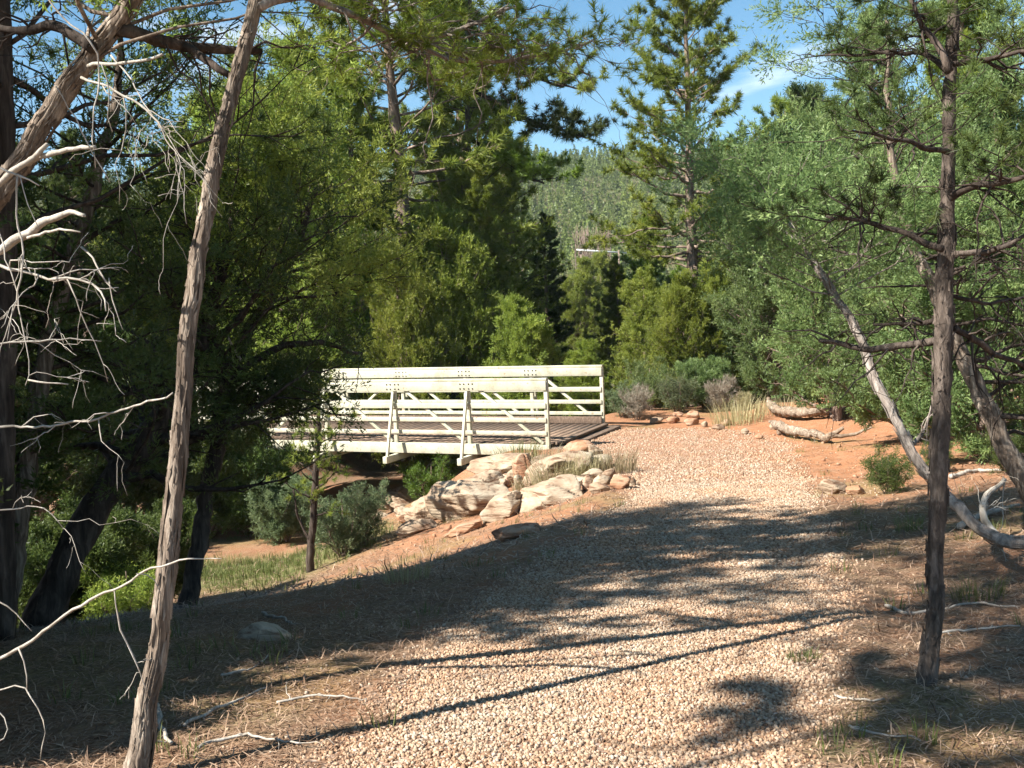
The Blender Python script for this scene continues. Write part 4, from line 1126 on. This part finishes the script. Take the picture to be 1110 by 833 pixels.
# E: dark forked juniper with wide shading crown
b = base_of(200, 655, 8.3)
tE = Tree('juniper_tree', b, 'dark forked juniper trunk before the bridge left end with a wide crown')
P, R = tE.limb([(196, 668, 26, 8.3), (205, 640, 20), (215, 590, 19), (228, 520, 18), (240, 460, 19), (250, 410, 20), (270, 360, 13), (292, 322, 11), (320, 270, 8), (345, 200, 5)], 8.3, 9.2, 'trunk', 'bark_dark', .08, .012, 9, .08)
P2, R2 = tE.limb([(248, 415, 14, 8.6), (236, 375, 12), (227, 330, 10), (222, 270, 8), (225, 190, 5), (235, 120, 3)], 8.6, 9.0, 'limb', 'bark_dark', .08, .012, 8, .08)
P3, R3 = tE.limb([(252, 408, 9, 8.6), (300, 375, 8), (350, 372, 6), (395, 385, 3)], 8.6, 9.6, 'limb', 'bark_dark', .08, .012, 7, .08, twigs=10)
crown_on(tE, P, R, 24, .66, 1, lambda t: 1.25 - .3 * t, lambda t: 5 + 25 * t, .08, TJm, 'leaf_juniper', 51, sec=9, tuft=4)
crown_on(tE, P2, R2, 20, .35, 1, lambda t: .9, lambda t: 10 + 20 * t, .08, TJm, 'leaf_juniper', 52, sec=8, tuft=4)
crown_on(tE, P3, R3, 8, .3, .9, lambda t: .35, lambda t: 25, .08, TJm, 'leaf_dark', 53, sec=4, tuft=2)  # low boughs take the dark leaf colour to show them in shade
for k, (pts_, m_) in enumerate((([(242, 455, 6), (272, 440, 4), (305, 430, 2)], 'leaf_dark'), ([(236, 480, 5), (212, 462, 4), (188, 452, 2)], 'leaf_dark'), ([(244, 440, 5), (268, 412, 3), (298, 408, 2)], 'leaf_dark'))):
    q, r_ = tE.limb(pts_, 8.6, 8.9, 'limb', 'bark_dark', .08, .012, 6, .08, twigs=8, tl=.4, seed=k + 60)
    crown_on(tE, q, r_ + .01, 12, .3, 1, lambda t: .4, lambda t: 5, -.1, TJm, m_, 54 + k * 3, sec=6, tuft=3)
tE.limb([(262, 392, 3, 8.4), (252, 378, 3), (246, 364, 2)], 8.4, 8.3, 'dead_branch', 'dead', **dk)

b = base_of(508, 430, 34)
tM = Tree('pine_tree', b, 'pine behind the bridge centre with a long dark bough reaching right against the sky')
P, R = tM.limb([(508, 470, 7.9, 34), (507, 380, 7.2), (512, 250, 6.5), (506, 120, 5.0), (510, 0, 4.3), (508, -130, 2.2)], 34, 34, 'trunk', 'bark_pine', .2, .01, 9, .06)
crown_on(tM, P, R, 76, .08, 1, lambda t: 3.0 * (1 - .6 * t), lambda t: 5 + 20 * t, .1, TPg, 'leaf_pine', 55, sec=9, tuft=4, bark='bark_pine')
for k, pts_ in enumerate([[(510, 95, 5), (560, 125, 4), (605, 140, 3), (645, 152, 1.5)], [(510, 40, 5), (560, 70, 4), (600, 92, 3), (632, 96, 1.5)], [(510, 150, 5), (555, 185, 4), (590, 200, 2)]]):
    q, r_ = tM.limb(pts_, 34, 32.5, 'limb', 'bark_dark', .15, .02, 7, .06, twigs=8, tl=.6)
    crown_on(tM, q, r_ + .02, 16, .3, 1, lambda t: 1.15, lambda t: 10, .1, TPg, 'leaf_dark' if k == 0 else 'leaf_pine', 56 + k, sec=7, tuft=3, bark='bark_dark')

# F: small pine sapling before the bridge
b = base_of(336, 620)
DF = b[1]
tF = Tree('pine_sapling', b, 'slender young pine standing before the bridge on the creek bank', 'sapling')
P, R = tF.limb([(335, 628, 10, DF), (338, 580, 8), (342, 520, 7), (345, 460, 5), (346, 420, 3), (347, 398, 1.5)], DF, DF, 'trunk', 'bark_dark', .05, .005, 8, .06)
crown_on(tF, P, R, 34, .30, 1, lambda t: .58 * (1 - .65 * t), lambda t: 15 + 30 * t, .15, TPs2, 'leaf_pine', 61, sec=4, tuft=2)
tF.limb([(337, 590, 3, DF), (322, 560, 2.5), (318, 530, 1.5)], DF, DF, 'limb', 'bark_dark', twigs=4, **dk)

# H: near right pine
b = base_of(1003, 742)
DH = b[1]
tH = Tree('pine_tree', b, 'slim scaly pine trunk standing alone in the right foreground')
P, R = tH.limb([(1000, 760, 30.2, DH), (1003, 742, 23.4), (1007, 715, 19.6), (1013, 690, 18.1), (1016, 650, 16.6), (1014, 600, 17.4), (1016, 550, 18.1), (1018, 500, 18.9), (1020, 450, 18.1), (1022, 400, 18.9), (1024, 330, 18.1), (1026, 250, 16.6), (1028, 180, 13.6), (1029, 110, 12.8), (1031, 50, 12.1), (1033, -20, 10.6), (1034, -120, 8.3), (1036, -230, 4.5), (1037, -330, 2.3)], DH, DH + .4, 'trunk', 'bark_pine', .05, .003, 14, .06)
bark_strips(tH, P, R, 260, np.random.default_rng(7), 'bark_pine', (.03, .09), .02, 1.0)
HL = [([(1030, 78, 8), (1012, 48, 7), (990, 10, 5), (975, -25, 3)], 4.5, 4.6, 'bark_dark'),
      ([(1028, 78, 7), (1000, 58, 5), (960, 58, 4), (930, 62, 3), (885, 58, 2)], 4.6, 5.2, 'bark_dark'),
      ([(1034, 70, 7), (1070, 66, 6), (1115, 55, 4)], 4.6, 4.4, 'bark_dark'),
      ([(1028, 165, 7), (1000, 160, 6), (965, 148, 4), (925, 140, 2)], 4.5, 4.2, 'bark_dark'),
      ([(1030, 215, 9), (1060, 198, 8), (1090, 196, 6), (1125, 190, 4)], 4.5, 4.3, 'bark_dark'),
      ([(1022, 270, 8), (985, 255, 7), (940, 240, 5), (895, 235, 3)], 4.6, 5.0, 'bark_dark'),
      ([(1020, 368, 9), (985, 374, 8), (950, 378, 8), (915, 376, 6), (888, 367, 5)], 4.7, 5.0, 'bark_pine'),
      ([(1034, 275, 7), (1070, 276, 6), (1120, 250, 4)], 4.6, 4.5, 'bark_pine'),
      ([(1034, 355, 8), (1070, 380, 7), (1120, 402, 5)], 4.7, 4.9, 'bark_dark'),
      ([(1022, 345, 6), (990, 350, 5), (950, 352, 3)], 4.7, 4.9, 'bark_dark'),
      ([(1030, 320, 5), (1070, 330, 4), (1115, 322, 3)], 4.7, 4.9, 'bark_dark')]
for i, (pts, d0, d1, mt) in enumerate(HL):
    q, r = tH.limb(pts, d0, d1, 'limb', mt, .04, .006, 7, .08, twigs=12 if i > 4 else 6, tl=.4, seed=70 + i)
    if i < 6:
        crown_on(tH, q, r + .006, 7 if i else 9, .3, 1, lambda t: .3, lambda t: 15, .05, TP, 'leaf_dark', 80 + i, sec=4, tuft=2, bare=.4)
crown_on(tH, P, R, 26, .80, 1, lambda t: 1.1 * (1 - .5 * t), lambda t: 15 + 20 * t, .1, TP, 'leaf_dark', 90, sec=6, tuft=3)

# I: pale leaning juniper behind the right pine, J: brown leaning one
b = base_of(1160, 640, 6.2)
tI = Tree('juniper_tree', b, 'pale bare trunk curving up left from the right edge and passing behind the slim pine')
P, R = tI.limb([(1190, 640, 19.5, 6.2), (1150, 606, 16.2), (1110, 588, 14.3), (1080, 584, 13.0), (1050, 564, 13.0), (1028, 540, 12.3), (1005, 515, 11.7), (985, 485, 10.4), (965, 448, 9.8), (948, 408, 9.1), (935, 372, 8.4), (922, 345, 7.1), (900, 312, 5.9), (880, 280, 4.6), (864, 252, 2.6)], 6.2, 8.2, 'trunk', 'bark_pale', .06, .008, 10, .08)
bark_strips(tI, P, R, 150, np.random.default_rng(9), 'bark_pale', (.08, .2), .02)
tI.limb([(1085, 585, 9, 6.9), (1062, 560, 8), (1070, 535, 6), (1090, 520, 4)], 6.9, 7.2, 'dead_branch', 'dead', twigs=6, **dk)
tI.limb([(985, 485, 6, 7.3), (1000, 470, 4), (1010, 440, 2)], 7.3, 7.4, 'limb', 'bark_pale', twigs=4, **dk)
crown_on(tI, P, R, 16, .8, 1, lambda t: 1.0, lambda t: 25, .1, TJm, 'leaf_blue', 101, sec=7, tuft=4, bark='bark_pale')
Pi, Ri = tI.limb([(905, 318, 6, 8.0), (870, 262, 6), (835, 215, 5), (805, 195, 3)], 8.0, 9.0, 'limb', 'bark_pale', twigs=10, **dk)
crown_on(tI, Pi, Ri + .01, 14, .3, 1, lambda t: .6, lambda t: 25, .1, TJm, 'leaf_blue', 102, sec=6, tuft=3, bark='bark_pale')
b = base_of(1150, 600, 8.6)
tJ = Tree('juniper_tree', b, 'brown trunk leaning left out of the right edge behind the slim pine')
P, R = tJ.limb([(1160, 610, 27.9, 8.6), (1130, 560, 24.6), (1110, 525, 23.0), (1090, 485, 20.5), (1070, 440, 18.9), (1050, 398, 17.2), (1030, 355, 15.6), (1008, 305, 13.9), (990, 268, 12.3), (975, 220, 9.8), (965, 160, 7.4), (960, 90, 4.9), (962, 20, 3.3)], 8.6, 9.4, 'trunk', 'bark_near', .08, .01, 10, .08)
crown_on(tJ, P, R, 40, .5, 1, lambda t: 1.5 - .5 * t, lambda t: 12 + 25 * t, .1, TJm, 'leaf_blue', 111, sec=8, tuft=3)
crown_on(tJ, P, R, 16, .2, .6, lambda t: 1.2, lambda t: 0, 0, TJm, 'leaf_blue', 112, sec=6, tuft=3, keep=.4, az0=0, azs=.9)

# trees standing outside the left of the view, whose shade falls over trail and bank
for i, (x, y, H, kd, lab) in enumerate([(-6.2, 4.6, 10.5, 'ponderosa', 'airy tall pine outside the view dappling the trail'),
    (-4.9, 4.0, 4.2, 'pine', 'young pine outside the view dappling the left litter'),
    (-5.2, 5.9, 5.4, 'juniper', 'low juniper outside the view shading the ground round the nearest trunk'),
    (-4.5, 7.2, 4.8, 'juniper', 'juniper outside the view between the edge trunk and the creek'),
    (-5.6, 5.4, 6.0, 'juniper', 'juniper outside the view behind the leaning trunk'),
    (-8.6, 6.6, 8.5, 'pine', 'pine outside the view shading the creek bank')]):
    place_tree(kd, x, y, H, lab, v=i, mat='leaf_dark')

for i, (x, y, H, lab) in enumerate([(-3.0, 4.2, 1.15, 'unseen dark bush added to shade the lower left corner'), (-3.55, 5.0, 1.0, 'unseen dark bush added to shade the ground left of the nearest trunk')]):  # unseen bushes, added only to darken the lower left ground
    place_tree('shrub', x, y, H, lab, cat='bush', v=i, mat='leaf_dark')
bx, by_ = -4.3, 1.3; b = (bx, by_, g(bx, by_))  # unseen pine, crowned only at the top so it shades the right foreground
tO = Tree('pine_tree', b, 'unseen bare stemmed pine added left of the camera to shade the right foreground')
P = np.array([[bx + .02 * k, by_, b[2] - .3 + 7.6 * k / 11] for k in range(12)]); R = np.linspace(.07, .01, 12)
sp = Soup(); tubes(sp, P, R, 8, .05); sp.build('trunk', M['bark_pine'], tO.root, off=tO.base)
crown_on(tO, P, R, 22, .72, 1, lambda t: .9 * (1 - .5 * t), lambda t: 10, .1, TPf, 'leaf_dark', 131, sec=6, tuft=3)

# ------------------------------------------------------------------ logs, sticks
def log_obj(name, pts, D0, D1, label, mat='log', branches=(), cat='log', wob=.10):
    def lay(pts_, lift=0):
        Pp, Rr = [], []
        for (a, b_, w_) in pts_:
            d = np.interp(a, [q_[0] for q_ in HG], [q_[1] for q_ in HG]); p_ = at(a, b_, d)
            p_.z = max(p_.z, g(p_.x, p_.y) + w_ / 2 * d / F * .7)
            Pp.append(p_[:]); Rr.append(w_ / 2 * d / F)
        return np.array(Pp), np.array(Rr)
    HG = sorted((q_[0], ground_hit(q_[0], q_[1] + q_[2] * .5 + 1).y) for q_ in pts if q_[2] > 9)
    P, R = lay(pts)
    c = np.mean(P[:, :2], 0); base = np.array([c[0], c[1], g(*c)])
    t = empty(name, tuple(base), label, cat)
    q, r = resample(P, R, .05, .018)
    r = r * .6 * np.clip(np.linspace(0, 1, len(r)) * 8 + .45, 0, 1) * (1 + .16 * fbm(np.arange(len(r)) * .05, np.zeros(len(r)) + len(label), .25, 5))
    s = Soup(); tubes(s, q, r, 14, .13)
    rg_ = np.random.default_rng(len(label))
    for n_ in range(26):                      # lifted splinters and grain ridges
        k_ = rg_.integers(0, len(q) - 6); a_ = rg_.uniform(-.4, 3.5); m_ = min(len(q) - 1, k_ + rg_.integers(5, 12))
        seg = q[k_:m_ + 1] + np.array([0, -math.cos(a_), math.sin(a_)]) * (r[k_:m_ + 1, None] * .96)
        tubes(s, seg, np.linspace(.014, .003, len(seg)), 4)
    for n_ in range(7):                       # splintered end
        v_ = norm(q[0] - q[2]); o_ = q[0] + rg_.normal(size=3) * r[0] * .5
        tubes(s, np.array([o_ - v_ * .05, o_ + v_ * .04, o_ + v_ * rg_.uniform(.07, .16)]), np.array([.018, .013, .003]), 4)
    twig_add(s, q, r, 5, .35, rg_, 2, .01)
    s.build('stem', M[mat], t, off=base)
    for bp in branches:
        P2, R2 = lay(bp); q2, r2 = resample(P2, R2, .05, .01); s = Soup(); tubes(s, q2, r2, 7, .1); s.build('branch', M[mat], t, off=base)
    return t
pL = ground_hit(870, 452); DL = pL.y
log_obj('fallen_log', [(833, 438, 10), (842, 444, 15), (858, 447, 17), (880, 448, 14), (905, 446, 10), (930, 443, 7), (945, 448, 6)], DL, DL,
        'longer weathered log lying at the back, with a twisted raised left end', branches=[[(836, 440, 7), (832, 432, 3)], [(925, 444, 5), (920, 434, 3), (917, 428, 2)], [(935, 444, 4), (950, 440, 3), (958, 447, 2)], [(838, 444, 6), (846, 452, 5)]])
pL = ground_hit(875, 472); DL = pL.y
log_obj('fallen_log', [(838, 459, 10), (848, 464, 17), (862, 467, 16), (880, 471, 13), (898, 475, 11), (906, 470, 8), (913, 464, 6)], DL, DL,
        'shorter log in front with a pale broken end and an upturned tip', branches=[[(838, 458, 5), (834, 456, 3)], [(846, 468, 8), (845, 476, 6)], [(860, 470, 5), (862, 477, 4)], [(900, 474, 5), (925, 472, 4), (945, 464, 2)]])
STK = 'dead sticks lying on the ground'
sticks = [([(285, 668), (305, 674), (318, 680)], 4, 'pale forked stick beside the half buried grey stone'),
          ([(200, 790), (240, 770), (290, 748)], 4, 'long stick lying between the two long trunk shadows'),
          ([(215, 815), (262, 800), (330, 812)], 4, 'stick on the litter right of the nearest trunk foot'),
          ([(920, 790), (960, 800), (990, 805)], 3, 'thin pale stick at the lower right'),
          ([(905, 757), (935, 763), (960, 761)], 3, 'short pale twig left of the slim pine foot'),
          ([(960, 660), (985, 668), (1010, 665), (1060, 657), (1100, 660)], 4, 'long pale stick passing behind the slim pine foot'),
          ([(1000, 690), (1060, 686), (1105, 682)], 3, 'faint grey stick right of the slim pine'),
          ([(240, 735), (270, 728), (292, 715)], 3, 'twig lying on the sunlit litter strip'),
          ([(300, 765), (345, 757), (400, 760)], 3, 'thin twig reaching the gravel edge'),
          ([(1040, 575), (1070, 560), (1105, 552)], 7, 'thick grey dead branch on the ground at the right edge'),
          ([(1030, 520), (1060, 512), (1108, 515)], 5, 'dead branch under the brown leaning trunk'),
          ([(170, 770), (176, 795), (185, 812)], 7, 'broken stub of wood leaning at the nearest trunk foot'),
          ([(700, 470), (730, 478), (748, 476)], 2, 'tiny stick on the far gravel')]
for i, (pts, w, lab) in enumerate(sticks[:-1]):
    Pp = []; Rr = []
    for (a, b_) in pts:
        h = ground_hit(a, b_); Pp.append([h.x, h.y, h.z + w / 2 * h.y / F + .008]); Rr.append(w / 2 * h.y / F)
    Rr = np.array(Rr) * np.linspace(1.1, .5, len(Rr)); q, r = resample(Pp, Rr, .03, .006, np.random.default_rng(i))
    s = Soup(); tubes(s, q, r, 6, .1); twig_add(s, q, r, 4, .18, np.random.default_rng(i + 50), 1)
    o = s.build('dead_stick', M['dead'], off=q[0]); o.location = q[0]
    tag(o, lab, 'stick', STK)

# ------------------------------------------------------------------ thin air
import bmesh
bm = bmesh.new(); bmesh.ops.create_cube(bm, size=1)
for v in bm.verts:
    v.co = (v.co.x * 900, (v.co.y + .5) * 700 - 60, -30 + (v.co.z + .5) * 150)
me = bpy.data.meshes.new('haze'); bm.to_mesh(me); bm.free()
hz = bpy.data.objects.new('haze', me); COL.objects.link(hz); hz['kind'] = 'stuff'; hz['label'] = 'thin pale air softening the far hill'
hm = bpy.data.materials.new('thin_air'); hm.use_nodes = True; hn = hm.node_tree; hn.nodes.clear()
ho = hn.nodes.new('ShaderNodeOutputMaterial'); hv = hn.nodes.new('ShaderNodeVolumePrincipled')
hv.inputs['Color'].default_value = (.82, .9, 1, 1); hv.inputs['Density'].default_value = .0002; hv.inputs['Anisotropy'].default_value = .0
hn.links.new(hv.outputs[0], ho.inputs['Volume']); me.materials.append(hm)

# ------------------------------------------------------------------ light and sky
SUN_AZ = math.atan2(-.89, -.45); SUN_EL = math.radians(43)
sd = Vector((math.sin(SUN_AZ) * math.cos(SUN_EL), math.cos(SUN_AZ) * math.cos(SUN_EL), math.sin(SUN_EL)))
sl = bpy.data.lights.new('sun', 'SUN'); sl.energy = 4.7; sl.angle = math.radians(.53); sl.color = (1, .95, .87)
so = bpy.data.objects.new('sun', sl); COL.objects.link(so)
so.rotation_euler = sd.to_track_quat('Z', 'Y').to_euler()
w = bpy.data.worlds.new('World'); scene.world = w; w.use_nodes = True
nt = w.node_tree; bg = nt.nodes['Background']
sky = nt.nodes.new('ShaderNodeTexSky'); sky.sky_type = 'NISHITA'; sky.sun_disc = False
sky.sun_elevation = SUN_EL; sky.sun_rotation = SUN_AZ % (2 * PI); sky.altitude = 1500; sky.ozone_density = 2.0; sky.dust_density = .3
tc = N(nt, 'ShaderNodeTexCoord')
mp = N(nt, 'ShaderNodeMapping'); mp.inputs['Scale'].default_value = (1.0, 1.0, 5.0); mp.inputs['Location'].default_value = (.35, 0, .1)
nt.links.new(tc.outputs['Generated'], mp.inputs[0])
nz = N(nt, 'ShaderNodeTexNoise', i_Scale=3.2, i_Detail=8.0, i_Roughness=.55, i_Distortion=.3); nt.links.new(mp.outputs[0], nz.inputs[0])
cl = ramp(nt, nz.outputs[0], [(.55, (0, 0, 0)), (.72, (.75, .75, .75))])
hs = N(nt, 'ShaderNodeHueSaturation'); hs.inputs['Saturation'].default_value = 1.22; hs.inputs['Hue'].default_value = .485; nt.links.new(sky.outputs[0], hs.inputs['Color'])
nt.links.new(mix(nt, cl, hs.outputs[0], (9.0, 9.4, 9.8)), bg.inputs[0])
bg.inputs[1].default_value = .056
scene.view_settings.view_transform = 'Standard'; scene.view_settings.look = 'None'
scene.view_settings.exposure = 1.62; scene.view_settings.gamma = 1.0
scene.render.engine = 'CYCLES'
scene.cycles.use_denoising = True
scene.cycles.max_bounces = 5; scene.cycles.diffuse_bounces = 3; scene.cycles.transmission_bounces = 3; scene.cycles.glossy_bounces = 2
scene.cycles.use_adaptive_sampling = True
scene.cycles.adaptive_threshold = 0.02
